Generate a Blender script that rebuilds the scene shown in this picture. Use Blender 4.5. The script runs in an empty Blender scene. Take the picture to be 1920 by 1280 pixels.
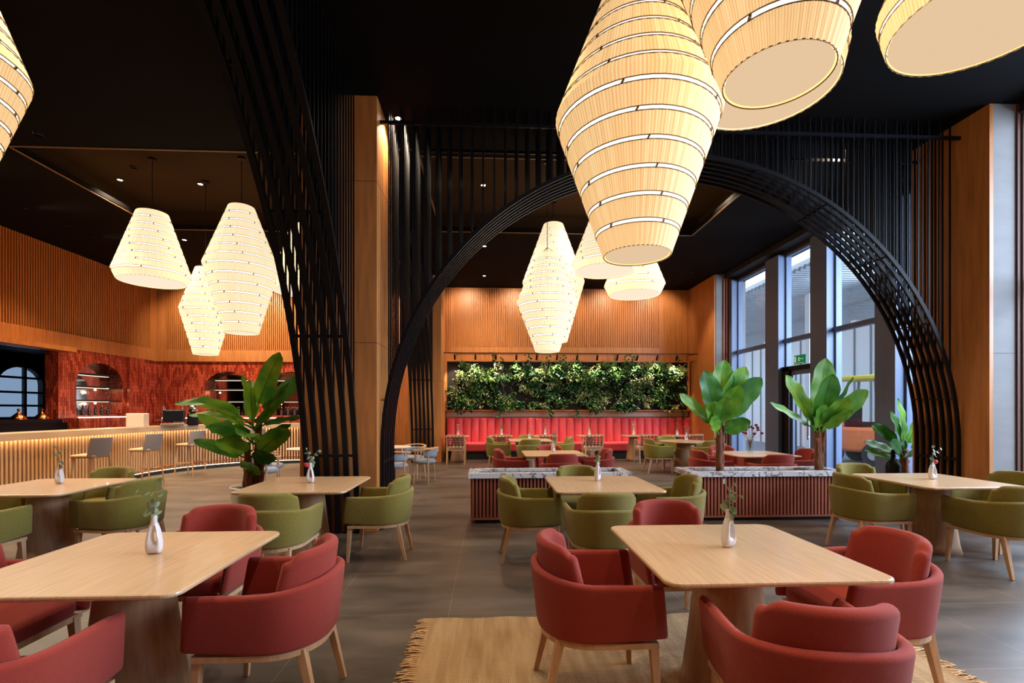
import bpy, math, random
from math import pi, sin, cos, sqrt, radians as R
from mathutils import Vector, Matrix
from mathutils.geometry import tessellate_polygon
random.seed(7)
sc = bpy.context.scene
COL = sc.collection

# ------------------------------------------------------------------ camera, world, lights, exposure
cd = bpy.data.cameras.new('camera'); cam = bpy.data.objects.new('camera', cd); COL.objects.link(cam)
cam.location = (0, 0, 1.5); cam.rotation_euler = (R(90), 0, R(-2.67))
cd.sensor_width = 36; cd.lens = 900/1920*36; cd.shift_y = 128/1920; cd.clip_start = .05
sc.camera = cam
sc.view_settings.view_transform = 'Standard'; sc.view_settings.look = 'None'
sc.view_settings.gamma = 1; sc.view_settings.use_curve_mapping = False
sc.view_settings.exposure = 0.0
sc.cycles.use_denoising = True
sc.cycles.max_bounces = 7; sc.cycles.diffuse_bounces = 4; sc.cycles.transparent_max_bounces = 12
sc.cycles.sample_clamp_indirect = 4; sc.cycles.caustics_reflective = False; sc.cycles.caustics_refractive = False
w = bpy.data.worlds.new('sky'); sc.world = w; w.use_nodes = True
bgn = w.node_tree.nodes['Background']; bgn.inputs[0].default_value = (.68, .80, 1, 1); bgn.inputs[1].default_value = 2.6

CEIL = 5.35
SPOT = 1.0          # overall strength of the recessed downlights and added fill spots

def light(name, kind, loc, energy, color, rot=(0, 0, 0), parent=None, **kw):
    l = bpy.data.lights.new(name, kind); l.energy = energy; l.color = color
    for k, v in kw.items(): setattr(l, k, v)
    o = bpy.data.objects.new(name, l); COL.objects.link(o); o.location = loc; o.rotation_euler = rot
    if parent: o.parent = parent
    return o
# daylight that pours in from the open sky beyond the glass of the window wall
light('daylight_sky', 'AREA', (10.6, 3.6, 4.2), 3100, (.66, .78, 1), (0, R(72), 0), shape='RECTANGLE', size=3.2, size_y=9)
light('daylight_sky_far', 'AREA', (10.4, 9.6, 5.0), 900, (.76, .85, 1), (0, R(58), 0), shape='RECTANGLE', size=2.4, size_y=5)

# ------------------------------------------------------------------ materials
def nt(name):
    m = bpy.data.materials.new(name); m.use_nodes = True
    return m, m.node_tree, m.node_tree.nodes, m.node_tree.links
def s2l(r, g, b):
    f = lambda c: (c/255/12.92 if c/255 <= .04045 else ((c/255+.055)/1.055)**2.4)
    return (f(r), f(g), f(b), 1)
def mat(name, col, rough=.5, metal=0, spec=.5, sheen=0, noise=0, nscale=20, bump=0, bscale=60, stretch=None, coat=0):
    m, t, n, l = nt(name); b = n['Principled BSDF']
    b.inputs['Base Color'].default_value = col; b.inputs['Roughness'].default_value = rough
    b.inputs['Metallic'].default_value = metal; b.inputs['Specular IOR Level'].default_value = spec
    if coat: b.inputs['Coat Weight'].default_value = coat
    if sheen:
        b.inputs['Sheen Weight'].default_value = sheen; b.inputs['Sheen Roughness'].default_value = .5
        b.inputs['Sheen Tint'].default_value = (1, .85, .85, 1)
    tc = n.new('ShaderNodeTexCoord'); mp = n.new('ShaderNodeMapping'); l.new(tc.outputs['Object'], mp.inputs[0])
    if stretch: mp.inputs['Scale'].default_value = stretch
    if noise:
        no = n.new('ShaderNodeTexNoise'); no.inputs['Scale'].default_value = nscale; no.inputs['Detail'].default_value = 5
        l.new(mp.outputs[0], no.inputs['Vector'])
        hs = n.new('ShaderNodeMixRGB'); hs.blend_type = 'MULTIPLY'; hs.inputs[0].default_value = 1
        cr = n.new('ShaderNodeValToRGB'); e = cr.color_ramp.elements
        e[0].position = .3; e[1].position = .7
        e[0].color = (1-noise,)*3+(1,); e[1].color = (1+noise*.4,)*3+(1,)
        l.new(no.outputs[0], cr.inputs[0]); hs.inputs[1].default_value = col
        l.new(cr.outputs[0], hs.inputs[2]); l.new(hs.outputs[0], b.inputs['Base Color'])
    if bump:
        n2 = n.new('ShaderNodeTexNoise'); n2.inputs['Scale'].default_value = bscale; n2.inputs['Detail'].default_value = 3
        l.new(mp.outputs[0], n2.inputs['Vector'])
        bp = n.new('ShaderNodeBump'); bp.inputs['Strength'].default_value = bump; bp.inputs['Distance'].default_value = .01
        l.new(n2.outputs[0], bp.inputs['Height']); l.new(bp.outputs[0], b.inputs['Normal'])
    return m
def emis(name, col, s):
    m, t, n, l = nt(name); n.remove(n['Principled BSDF']); e = n.new('ShaderNodeEmission')
    e.inputs[0].default_value = col; e.inputs[1].default_value = s; l.new(e.outputs[0], n['Material Output'].inputs[0])
    return m
M = {}
M['wood_wall'] = mat('wood_wall', s2l(198, 126, 66), .45, noise=.25, nscale=3, stretch=(6, 6, .5))
M['wood_slat'] = mat('wood_slat', s2l(192, 120, 60), .45, noise=.2, nscale=3, stretch=(9, 9, .6))
M['wood_gap'] = mat('wood_gap', s2l(90, 45, 22), .7)
M['table_wood'] = mat('table_wood', s2l(212, 174, 134), .33, noise=.17, nscale=5, stretch=(14, .7, 3), coat=.15)
M['leg_wood'] = mat('leg_wood', s2l(205, 160, 118), .42, noise=.15, nscale=8, stretch=(4, 4, .6))
M['base_wood'] = mat('base_wood', s2l(172, 128, 92), .4, noise=.25, nscale=9, stretch=(5, 5, .35))
M['red_fabric'] = mat('red_fabric', s2l(158, 50, 33), .9, sheen=.13, noise=.25, nscale=260, bump=.35, bscale=420)
M['green_fabric'] = mat('green_fabric', s2l(138, 122, 42), .88, sheen=.2, noise=.35, nscale=150, bump=.4, bscale=300, stretch=(.45, .45, 2))
M['seam'] = mat('seam', s2l(110, 40, 36), .9)
M['grey_fabric'] = mat('grey_fabric', s2l(165, 150, 138), .85, noise=.1, nscale=200)
M['blue_fabric'] = mat('blue_fabric', s2l(150, 155, 165), .85, noise=.1, nscale=200)
M['banquette'] = mat('banquette', s2l(205, 52, 58), .55, sheen=.3, noise=.1, nscale=60)
M['black_metal'] = mat('black_metal', (.005, .005, .007, 1), .42, metal=0, spec=.22)
M['dark'] = mat('dark', (.008, .007, .007, 1), .6)
M['ceiling'] = mat('ceiling', (.0035, .0024, .002, 1), .9, spec=.1)
M['tray'] = mat('tray', (.034, .018, .008, 1), .9, spec=.1)
M['tray_edge'] = mat('tray_edge', s2l(120, 90, 55), .6)
M['grey_frame'] = mat('grey_frame', s2l(98, 112, 142), .5)
M['stone'] = mat('stone', s2l(134, 127, 122), .7, noise=.1, nscale=2.5, stretch=(1, 1, 3))
M['ceramic'] = mat('ceramic', s2l(226, 222, 222), .3)
M['white_pot'] = mat('white_pot', s2l(225, 220, 212), .35)
M['soil'] = mat('soil', (.02, .012, .008, 1), .95, bump=.8, bscale=40)
M['trunk'] = mat('trunk', s2l(128, 74, 44), .85, noise=.55, nscale=14, bump=.8, bscale=30, stretch=(3, 3, .5))
M['chrome'] = mat('chrome', (.6, .6, .62, 1), .2, metal=1)
M['copper'] = mat('copper', s2l(220, 130, 80), .22, metal=1)
M['cream'] = mat('cream', s2l(225, 205, 185), .5)
M['terracotta'] = mat('terracotta', s2l(166, 90, 62), .55, noise=.1, nscale=10)
M['terra_gap'] = mat('terra_gap', s2l(70, 28, 20), .8)
M['strap'] = mat('strap', s2l(60, 48, 42), .8)
M['red_strap'] = mat('red_strap', s2l(150, 80, 56), .8)
M['flower_red'] = mat('flower_red', s2l(200, 40, 55), .6, noise=.2, nscale=60)
M['flower_dusk'] = mat('flower_dusk', s2l(120, 45, 62), .7)
M['eucalyptus'] = mat('eucalyptus', s2l(140, 165, 130), .6, noise=.15, nscale=30)
M['twig'] = mat('twig', s2l(140, 110, 80), .7)
M['led'] = emis('led', (1, .74, .44, 1), 26)
M['led_kick'] = emis('led_kick', (1, .7, .38, 1), 9)
M['led_shelf'] = emis('led_shelf', (1, .8, .6, 1), 1.6)
M['led_soft'] = emis('led_soft', (1, .55, .2, 1), 1.0)
M['led_white'] = emis('led_white', (1, .82, .62, 1), 5)
M['down'] = emis('down', (1, .86, .66, 1), 40)
M['orange'] = mat('orange', s2l(222, 120, 70), .5)
M['yellow'] = mat('yellow', s2l(215, 195, 70), .5)
M['tyre'] = mat('tyre', (.03, .03, .035, 1), .8)
M['ext_panel'] = mat('ext_panel', s2l(226, 226, 226), .6)
M['ext_grey'] = mat('ext_grey', s2l(150, 155, 160), .6)
M['asphalt'] = mat('asphalt', s2l(140, 145, 150), .8, noise=.15, nscale=2)
M['exit_green'] = emis('exit_green', s2l(30, 120, 70), .8)
M['exit_white'] = emis('exit_white', s2l(225, 235, 200), .8)
M['plastic_white'] = mat('plastic_white', s2l(235, 230, 222), .4)
M['bottle'] = mat('bottle', s2l(60, 35, 20), .15, spec=.8)
M['mirror'] = mat('mirror', (.7, .66, .62, 1), .06, metal=1)

def leafmat(name, c1, c2, spec=.4):
    m, t, n, l = nt(name); b = n['Principled BSDF']; b.inputs['Roughness'].default_value = .38
    tc = n.new('ShaderNodeTexCoord'); no = n.new('ShaderNodeTexNoise'); no.inputs['Scale'].default_value = 3.5
    l.new(tc.outputs['Object'], no.inputs['Vector'])
    cr = n.new('ShaderNodeValToRGB'); cr.color_ramp.elements[0].position = .35; cr.color_ramp.elements[1].position = .65
    cr.color_ramp.elements[0].color = c1; cr.color_ramp.elements[1].color = c2
    l.new(no.outputs[0], cr.inputs[0]); l.new(cr.outputs[0], b.inputs['Base Color'])
    tr = n.new('ShaderNodeBsdfTranslucent'); l.new(cr.outputs[0], tr.inputs[0])
    mx = n.new('ShaderNodeMixShader'); mx.inputs[0].default_value = .3
    l.new(b.outputs[0], mx.inputs[1]); l.new(tr.outputs[0], mx.inputs[2]); l.new(mx.outputs[0], n['Material Output'].inputs[0])
    return m
M['leaf'] = leafmat('banana_leaf', s2l(64, 138, 40), s2l(140, 190, 56))
M['leaf_dark'] = leafmat('banana_leaf_dark', s2l(40, 98, 36), s2l(84, 145, 46))
M['fol1'] = leafmat('foliage_dark', s2l(20, 52, 20), s2l(44, 86, 30))
M['fol2'] = leafmat('foliage_mid', s2l(50, 92, 34), s2l(96, 130, 50))
M['fol3'] = leafmat('foliage_pale', s2l(150, 165, 90), s2l(205, 212, 150))

# floor: large grey brown tiles with thin pale joints
m, t, n, l = nt('floor_tile'); b = n['Principled BSDF']; tc = n.new('ShaderNodeTexCoord')
mp = n.new('ShaderNodeMapping'); mp.inputs['Location'].default_value = (.3, .05, 0); l.new(tc.outputs['Object'], mp.inputs[0])
br = n.new('ShaderNodeTexBrick'); br.offset = 0; br.squash = 1
for k, v in dict(Scale=1.0, **{'Mortar Size': .003, 'Mortar Smooth': .1, 'Brick Width': .9, 'Row Height': .9, 'Bias': 0}).items(): br.inputs[k].default_value = v
br.inputs['Color1'].default_value = (.92,)*3+(1,); br.inputs['Color2'].default_value = (1.06,)*3+(1,); br.inputs['Mortar'].default_value = (2.0, 1.9, 1.8, 1)
l.new(mp.outputs[0], br.inputs['Vector'])
no = n.new('ShaderNodeTexNoise'); no.inputs['Scale'].default_value = 1.6; no.inputs['Detail'].default_value = 7; no.inputs['Roughness'].default_value = .62
mp2 = n.new('ShaderNodeMapping'); mp2.inputs['Scale'].default_value = (.6, 1.8, 1); l.new(tc.outputs['Object'], mp2.inputs[0]); l.new(mp2.outputs[0], no.inputs['Vector'])
cr = n.new('ShaderNodeValToRGB'); cr.color_ramp.elements[0].position = .32; cr.color_ramp.elements[1].position = .7
cr.color_ramp.elements[0].color = s2l(66, 58, 51); cr.color_ramp.elements[1].color = s2l(112, 98, 86)
l.new(no.outputs[0], cr.inputs[0])
mx = n.new('ShaderNodeMixRGB'); mx.blend_type = 'MULTIPLY'; mx.inputs[0].default_value = 1
l.new(cr.outputs[0], mx.inputs[1]); l.new(br.outputs['Color'], mx.inputs[2]); l.new(mx.outputs[0], b.inputs['Base Color'])
mr = n.new('ShaderNodeMapRange'); mr.inputs['To Min'].default_value = .3; mr.inputs['To Max'].default_value = .5
l.new(no.outputs[0], mr.inputs[0]); l.new(mr.outputs[0], b.inputs['Roughness'])
M['floor'] = m
# handmade red tiles set upright
m, t, n, l = nt('red_tile'); b = n['Principled BSDF']; b.inputs['Roughness'].default_value = .22
tc = n.new('ShaderNodeTexCoord'); sx = n.new('ShaderNodeSeparateXYZ'); l.new(tc.outputs['Object'], sx.inputs[0])
ad = n.new('ShaderNodeMath'); l.new(sx.outputs[0], ad.inputs[0]); l.new(sx.outputs[1], ad.inputs[1])
cb = n.new('ShaderNodeCombineXYZ'); l.new(sx.outputs[2], cb.inputs[0]); l.new(ad.outputs[0], cb.inputs[1])
br = n.new('ShaderNodeTexBrick'); br.offset = .5
for k, v in dict(Scale=1.0, **{'Mortar Size': .004, 'Brick Width': .2, 'Row Height': .055, 'Bias': 0}).items(): br.inputs[k].default_value = v
br.inputs['Color1'].default_value = s2l(138, 42, 26); br.inputs['Color2'].default_value = s2l(216, 94, 60); br.inputs['Mortar'].default_value = s2l(70, 28, 20)
l.new(cb.outputs[0], br.inputs['Vector']); l.new(br.outputs['Color'], b.inputs['Base Color'])
no = n.new('ShaderNodeTexNoise'); no.inputs['Scale'].default_value = 14; l.new(cb.outputs[0], no.inputs['Vector'])
bp = n.new('ShaderNodeBump'); bp.inputs['Strength'].default_value = .5; bp.inputs['Distance'].default_value = .03; l.new(no.outputs[0], bp.inputs['Height']); l.new(bp.outputs[0], b.inputs['Normal'])
M['red_tile'] = m
# marble
m, t, n, l = nt('marble'); b = n['Principled BSDF']; b.inputs['Roughness'].default_value = .2
tc = n.new('ShaderNodeTexCoord'); no = n.new('ShaderNodeTexNoise'); no.inputs['Scale'].default_value = 3; no.inputs['Detail'].default_value = 8; no.inputs['Distortion'].default_value = 2.2
l.new(tc.outputs['Object'], no.inputs['Vector']); cr = n.new('ShaderNodeValToRGB'); e = cr.color_ramp.elements
e[0].position = .46; e[0].color = s2l(228, 224, 222); e[1].position = .54; e[1].color = s2l(228, 222, 220)
q = e.new(.5); q.color = s2l(92, 88, 96)
l.new(no.outputs[0], cr.inputs[0]); l.new(cr.outputs[0], b.inputs['Base Color']); M['marble'] = m
# jute rug
m, t, n, l = nt('jute'); b = n['Principled BSDF']; b.inputs['Roughness'].default_value = .95
tc = n.new('ShaderNodeTexCoord'); mp = n.new('ShaderNodeMapping'); l.new(tc.outputs['Object'], mp.inputs[0]); mp.inputs['Scale'].default_value = (1, 1, 1)
wv = n.new('ShaderNodeTexWave'); wv.bands_direction = 'Y'; wv.inputs['Scale'].default_value = 22; wv.inputs['Distortion'].default_value = 1.2; wv.inputs['Detail'].default_value = 2; l.new(mp.outputs[0], wv.inputs['Vector'])
w2 = n.new('ShaderNodeTexWave'); w2.bands_direction = 'X'; w2.inputs['Scale'].default_value = 30; w2.inputs['Distortion'].default_value = 1.5; l.new(mp.outputs[0], w2.inputs['Vector'])
ml = n.new('ShaderNodeMath'); ml.operation = 'MULTIPLY'; l.new(wv.outputs['Fac'], ml.inputs[0]); l.new(w2.outputs['Fac'], ml.inputs[1])
no = n.new('ShaderNodeTexNoise'); no.inputs['Scale'].default_value = 2.2; mp3 = n.new('ShaderNodeMapping'); mp3.inputs['Scale'].default_value = (6, .7, 1); l.new(tc.outputs['Object'], mp3.inputs[0]); l.new(mp3.outputs[0], no.inputs['Vector'])
c1 = n.new('ShaderNodeValToRGB'); c1.color_ramp.elements[0].color = s2l(206, 168, 120); c1.color_ramp.elements[1].color = s2l(240, 206, 158); c1.color_ramp.elements[0].position = .35; c1.color_ramp.elements[1].position = .65; l.new(no.outputs[0], c1.inputs[0])
c2 = n.new('ShaderNodeValToRGB'); c2.color_ramp.elements[0].color = (.55, .48, .4, 1); c2.color_ramp.elements[1].color = (1, 1, 1, 1); c2.color_ramp.elements[1].position = .5; l.new(ml.outputs[0], c2.inputs[0])
mx = n.new('ShaderNodeMixRGB'); mx.blend_type = 'MULTIPLY'; mx.inputs[0].default_value = 1; l.new(c1.outputs[0], mx.inputs[1]); l.new(c2.outputs[0], mx.inputs[2]); l.new(mx.outputs[0], b.inputs['Base Color'])
bp = n.new('ShaderNodeBump'); bp.inputs['Strength'].default_value = .8; bp.inputs['Distance'].default_value = .01; l.new(ml.outputs[0], bp.inputs['Height']); l.new(bp.outputs[0], b.inputs['Normal'])
M['jute'] = m
M['jute_plain'] = mat('jute_plain', s2l(205, 165, 115), .95)
# glass pane: thin, clear with a weak reflection
m, t, n, l = nt('glass'); n.remove(n['Principled BSDF'])
tr = n.new('ShaderNodeBsdfTransparent'); tr.inputs[0].default_value = (.86, .9, .92, 1); gl = n.new('ShaderNodeBsdfGlossy'); gl.inputs['Roughness'].default_value = .02
lw = n.new('ShaderNodeLayerWeight'); lw.inputs[0].default_value = .5; pw = n.new('ShaderNodeMath'); pw.operation = 'POWER'; pw.inputs[1].default_value = 5; l.new(lw.outputs['Facing'], pw.inputs[0])
fr = n.new('ShaderNodeMath'); fr.operation = 'MULTIPLY_ADD'; fr.inputs[1].default_value = .8; fr.inputs[2].default_value = .03; l.new(pw.outputs[0], fr.inputs[0]); mx = n.new('ShaderNodeMixShader')
l.new(fr.outputs[0], mx.inputs[0]); l.new(tr.outputs[0], mx.inputs[1]); l.new(gl.outputs[0], mx.inputs[2]); l.new(mx.outputs[0], n['Material Output'].inputs[0]); M['glass'] = m

def shade_mat(name, ca, cbb, s):
    m, t, n, l = nt(name); n.remove(n['Principled BSDF'])
    tc = n.new('ShaderNodeTexCoord'); sx = n.new('ShaderNodeSeparateXYZ'); l.new(tc.outputs['Object'], sx.inputs[0])
    at = n.new('ShaderNodeMath'); at.operation = 'ARCTAN2'; l.new(sx.outputs[1], at.inputs[0]); l.new(sx.outputs[0], at.inputs[1])
    mu = n.new('ShaderNodeMath'); mu.operation = 'MULTIPLY'; mu.inputs[1].default_value = 150; l.new(at.outputs[0], mu.inputs[0])
    si = n.new('ShaderNodeMath'); si.operation = 'SINE'; l.new(mu.outputs[0], si.inputs[0])
    cb = n.new('ShaderNodeCombineXYZ'); m5 = n.new('ShaderNodeMath'); m5.operation = 'MULTIPLY'; m5.inputs[1].default_value = 22; l.new(at.outputs[0], m5.inputs[0])
    l.new(m5.outputs[0], cb.inputs[0]); l.new(sx.outputs[2], cb.inputs[2])
    no = n.new('ShaderNodeTexNoise'); no.inputs['Scale'].default_value = 1.0; no.inputs['Detail'].default_value = 3; l.new(cb.outputs[0], no.inputs['Vector'])
    a2 = n.new('ShaderNodeMath'); a2.operation = 'MULTIPLY_ADD'; a2.inputs[1].default_value = .22; l.new(si.outputs[0], a2.inputs[0]); l.new(no.outputs[0], a2.inputs[2])
    cr = n.new('ShaderNodeValToRGB'); cr.color_ramp.elements[0].position = .25; cr.color_ramp.elements[1].position = .8
    cr.color_ramp.elements[0].color = ca; cr.color_ramp.elements[1].color = cbb; l.new(a2.outputs[0], cr.inputs[0])
    e = n.new('ShaderNodeEmission'); e.inputs[1].default_value = s; l.new(cr.outputs[0], e.inputs[0])
    df = n.new('ShaderNodeBsdfDiffuse'); df.inputs[0].default_value = s2l(235, 205, 160); mx = n.new('ShaderNodeAddShader')
    l.new(e.outputs[0], mx.inputs[0]); l.new(df.outputs[0], mx.inputs[1]); l.new(mx.outputs[0], n['Material Output'].inputs[0])
    return m
M['shade_a'] = shade_mat('shade_dim', s2l(236, 178, 112), s2l(255, 226, 168), .84)
M['shade_b'] = shade_mat('shade_bright', s2l(255, 222, 166), s2l(255, 241, 208), .95)
M['gap_a'] = emis('shade_liner', (1, .88, .68, 1), 1.7)
M['gap_b'] = emis('shade_liner_bright', (1, .93, .78, 1), 2.2)
M['disc_a'] = emis('shade_disc', s2l(240, 206, 166), .92)
M['disc_b'] = emis('shade_disc_bright', s2l(255, 236, 208), 1.0)
M['ring'] = mat('ring_metal', s2l(120, 90, 60), .5)

# ------------------------------------------------------------------ mesh helpers
class MB:
    def __init__(s): s.v = []; s.f = []; s.m = []
    def add(s, v, f, mi=0):
        o = len(s.v); s.v += [tuple(p) for p in v]; s.f += [tuple(i+o for i in q) for q in f]; s.m += [mi]*len(f)
    def box(s, a, b, mi=0, rot=None, c=None):
        x0, y0, z0 = a; x1, y1, z1 = b
        v = [Vector(p) for p in ((x0,y0,z0),(x1,y0,z0),(x1,y1,z0),(x0,y1,z0),(x0,y0,z1),(x1,y0,z1),(x1,y1,z1),(x0,y1,z1))]
        if rot is not None:
            c = Vector(c) if c is not None else sum(v, Vector())/8
            v = [rot@(p-c)+c for p in v]
        s.add(v, [(0,3,2,1),(4,5,6,7),(0,1,5,4),(1,2,6,5),(2,3,7,6),(3,0,4,7)], mi)
    def sweep(s, pts, rx, ry=None, n=4, up=Vector((0,0,1)), mi=0, closed=False, rad=None):
        pts = [Vector(p) for p in pts]; ry = ry or rx; N = len(pts); rings = []
        for i, p in enumerate(pts):
            a = pts[i-1] if (i > 0 or closed) else p; b = pts[(i+1) % N] if (i < N-1 or closed) else p
            d = (b-a).normalized(); u = up
            if abs(d.dot(u)) > .96: u = Vector((1, 0, 0)) if abs(d.x) < .8 else Vector((0, 1, 0))
            sx = d.cross(u).normalized(); sy = sx.cross(d).normalized(); k = rad[i] if rad else 1
            for j in range(n):
                t = 2*pi*(j+.5)/n; q = sqrt(2) if n == 4 else 1
                rings.append(p+sx*cos(t)*rx*q*k+sy*sin(t)*ry*q*k)
        f = []
        for i in range(N if closed else N-1):
            for j in range(n):
                a = i*n; b = ((i+1) % N)*n; f.append((a+j, a+(j+1) % n, b+(j+1) % n, b+j))
        if not closed: f += [tuple(range(n))[::-1], tuple((N-1)*n+j for j in range(n))]
        s.add(rings, f, mi)
    def tube(s, a, b, r, r2=None, n=8, mi=0):
        s.sweep([a, b], r, n=n, mi=mi, rad=[1, (r2 if r2 is not None else r)/r])
    def lathe(s, prof, n=24, c=(0, 0, 0), mi=0, sx=1, sy=1, cap=True):
        v = []; f = []
        for (r, z) in prof:
            for j in range(n):
                t = 2*pi*j/n; v.append((c[0]+r*cos(t)*sx, c[1]+r*sin(t)*sy, c[2]+z))
        for i in range(len(prof)-1):
            for j in range(n):
                f.append((i*n+j, i*n+(j+1) % n, (i+1)*n+(j+1) % n, (i+1)*n+j))
        if cap: f += [tuple(range(n))[::-1], tuple((len(prof)-1)*n+j for j in range(n))]
        s.add(v, f, mi)
    def grid(s, rows, mi=0, closed=False):
        h = len(rows); k = len(rows[0]); v = [p for r in rows for p in r]; f = []
        for i in range(h-1):
            for j in range(k if closed else k-1):
                f.append((i*k+j, i*k+(j+1) % k, (i+1)*k+(j+1) % k, (i+1)*k+j))
        s.add(v, f, mi)
    def plate(s, outer, holes, fn, d0, d1, mi=0, mside=None):
        """2-D outline with holes, mapped by fn(u, v, depth)"""
        loops = [outer]+holes; tri = tessellate_polygon([[Vector((a, b, 0)) for a, b in lp] for lp in loops])
        flat = [p for lp in loops for p in lp]; N = len(flat)
        v = [fn(a, b, d0) for a, b in flat]+[fn(a, b, d1) for a, b in flat]
        f = [tuple(t_) for t_ in tri]+[tuple(i+N for i in t_)[::-1] for t_ in tri]; s.add(v, f, mi)
        o = 0; g = []
        for lp in loops:
            k = len(lp)
            for i in range(k): g.append((o+i, o+(i+1) % k, N+o+(i+1) % k, N+o+i))
            o += k
        s.add(v, g, mi if mside is None else mside)
    def mesh(s, name, mats, smooth=False, fix=True):
        me = bpy.data.meshes.new(name); me.from_pydata(s.v, [], s.f)
        mats = mats if isinstance(mats, (list, tuple)) else [mats]
        for mm in mats: me.materials.append(mm)
        if len(mats) > 1: me.polygons.foreach_set('material_index', s.m)
        if smooth: me.polygons.foreach_set('use_smooth', [True]*len(me.polygons))
        if fix:
            import bmesh
            b = bmesh.new(); b.from_mesh(me); bmesh.ops.recalc_face_normals(b, faces=b.faces); b.to_mesh(me); b.free()
        me.update(); return me
    def build(s, name, mats, parent=None, smooth=False, loc=None, bevel=0, auto=False, fix=True):
        me = s.mesh(name, mats, smooth, fix); o = bpy.data.objects.new(name, me); COL.objects.link(o)
        if parent: o.parent = parent
        if loc is not None: o.location = loc
        if bevel:
            m = o.modifiers.new('edge', 'BEVEL'); m.width = bevel; m.segments = 2; m.limit_method = 'ANGLE'
        if auto: me.shade_auto_smooth(angle=R(40)) if hasattr(me, 'shade_auto_smooth') else None
        return o
def tag(o, label, cat, group=None, kind=None):
    o['label'] = label; o['category'] = cat
    if group: o['group'] = group
    if kind: o['kind'] = kind
    return o
def thing(name, label, cat, loc=(0, 0, 0), rz=0, group=None):
    o = bpy.data.objects.new(name, None); COL.objects.link(o); o.location = loc; o.rotation_euler = (0, 0, rz); o.empty_display_size = .1
    return tag(o, label, cat, group)
def struct(o): o['kind'] = 'structure'; return o
def dup(o, parent=None):
    c = o.copy(); COL.objects.link(c)
    if parent: c.parent = parent
    for ch in list(KIDS.get(o.name, [])): 
        d = ch.copy(); COL.objects.link(d); d.parent = c
        for g in KIDS.get(ch.name, []):
            e = g.copy(); COL.objects.link(e); e.parent = d
    return c
KIDS = {}
def remember(o):
    KIDS[o.name] = list(o.children)
    for ch in o.children: KIDS[ch.name] = list(ch.children)
BOOK = {}
def place(key, maker, loc, rz, label, group=None, scale=None):
    if key not in BOOK:
        bpy.context.view_layer.update(); o = maker(); remember(o); BOOK[key] = [o, False]
    src, used = BOOK[key]
    o = dup(src) if used else src
    BOOK[key][1] = True
    o.location = loc; o.rotation_euler = (0, 0, rz); o['label'] = label
    if scale: o.scale = scale
    if group: o['group'] = group
    return o

# ------------------------------------------------------------------ the room
XL, XR, YB, YF = -10.2, 7.0, 15.2, -3.5
g = MB(); g.box((-13.5, YF, -.12), (XR, YB+.2, 0)); struct(g.build('floor', M['floor']))
# ceiling with two recessed trays
T1 = (-7.0, -2.75, 7.35, 10.55); T2 = (-1.05, 4.45, 7.35, 10.4); TZ = 5.8
g = MB()
def hole(t_): return [(t_[0], t_[2]), (t_[1], t_[2]), (t_[1], t_[3]), (t_[0], t_[3])]
g.plate([(-13.5, YF), (XR+.3, YF), (XR+.3, YB+.2), (-13.5, YB+.2)], [hole(T1), hole(T2)], lambda a, b, d: (a, b, d), CEIL, CEIL+.1)
struct(g.build('ceiling', M['ceiling']))
for k, T in enumerate((T1, T2)):
    g = MB(); a, b, c, d = T; o = .25
    g.box((a-o-.05, c-o-.05, TZ), (b+o+.05, d+o+.05, TZ+.05))
    for q in (((a-o-.05, c-o, CEIL+.1), (a-o, d+o, TZ)), ((b+o, c-o, CEIL+.1), (b+o+.05, d+o, TZ)), ((a-o, c-o-.05, CEIL+.1), (b+o, c-o, TZ)), ((a-o, d+o, CEIL+.1), (b+o, d+o+.05, TZ))): g.box(*q)
    struct(g.build('ceiling_tray', M['tray']))
    g = MB(); e = .03
    for z0, ins in ((CEIL-.012, .0), (CEIL+.05, -.05)):
        for q in (((a-e+ins, c, z0), (a+ins, d, z0+.03)), ((b-ins, c, z0), (b+e-ins, d, z0+.03)), ((a, c-e+ins, z0), (b, c+ins, z0+.03)), ((a, d-ins, z0), (b, d+e-ins, z0+.03))): g.box(*q)
    struct(g.build('ceiling_trim', M['tray_edge']))
    g = MB(); z0 = CEIL+.12
    for q in (((a-.16, c, z0), (a-.12, d, z0+.015)), ((b+.12, c, z0), (b+.16, d, z0+.015)), ((a, d+.12, z0), (b, d+.16, z0+.015))): g.box(*q)
    tag(g.build('cove_light', M['led_soft']), ['warm LED strip hidden in the ceiling recess over the bar side', 'warm LED strip hidden in the ceiling recess before the planted wall'][k], 'light')

def slats(g, axis, fixed, a, b, z0, z1, pitch=.062, wd=.034, dep=.03, sgn=1, mi=0):
    x = a
    while x < b-wd*.5:
        lo, hi = sorted((fixed, fixed+sgn*dep))
        if axis == 'x': g.box((x, lo, z0), (x+wd, hi, z1), mi)
        else: g.box((lo, x, z0), (hi, x+wd, z1), mi)
        x += pitch
def arch_loop(x0, x1, z0, z1, n=14):
    r = (x1-x0)/2; c = (x0+x1)/2; zs = z1-r*.72
    return [(x0, z0), (x1, z0)]+[(c+r*cos(pi*i/n), zs+r*.72*sin(pi*i/n)) for i in range(n+1)]
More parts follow.
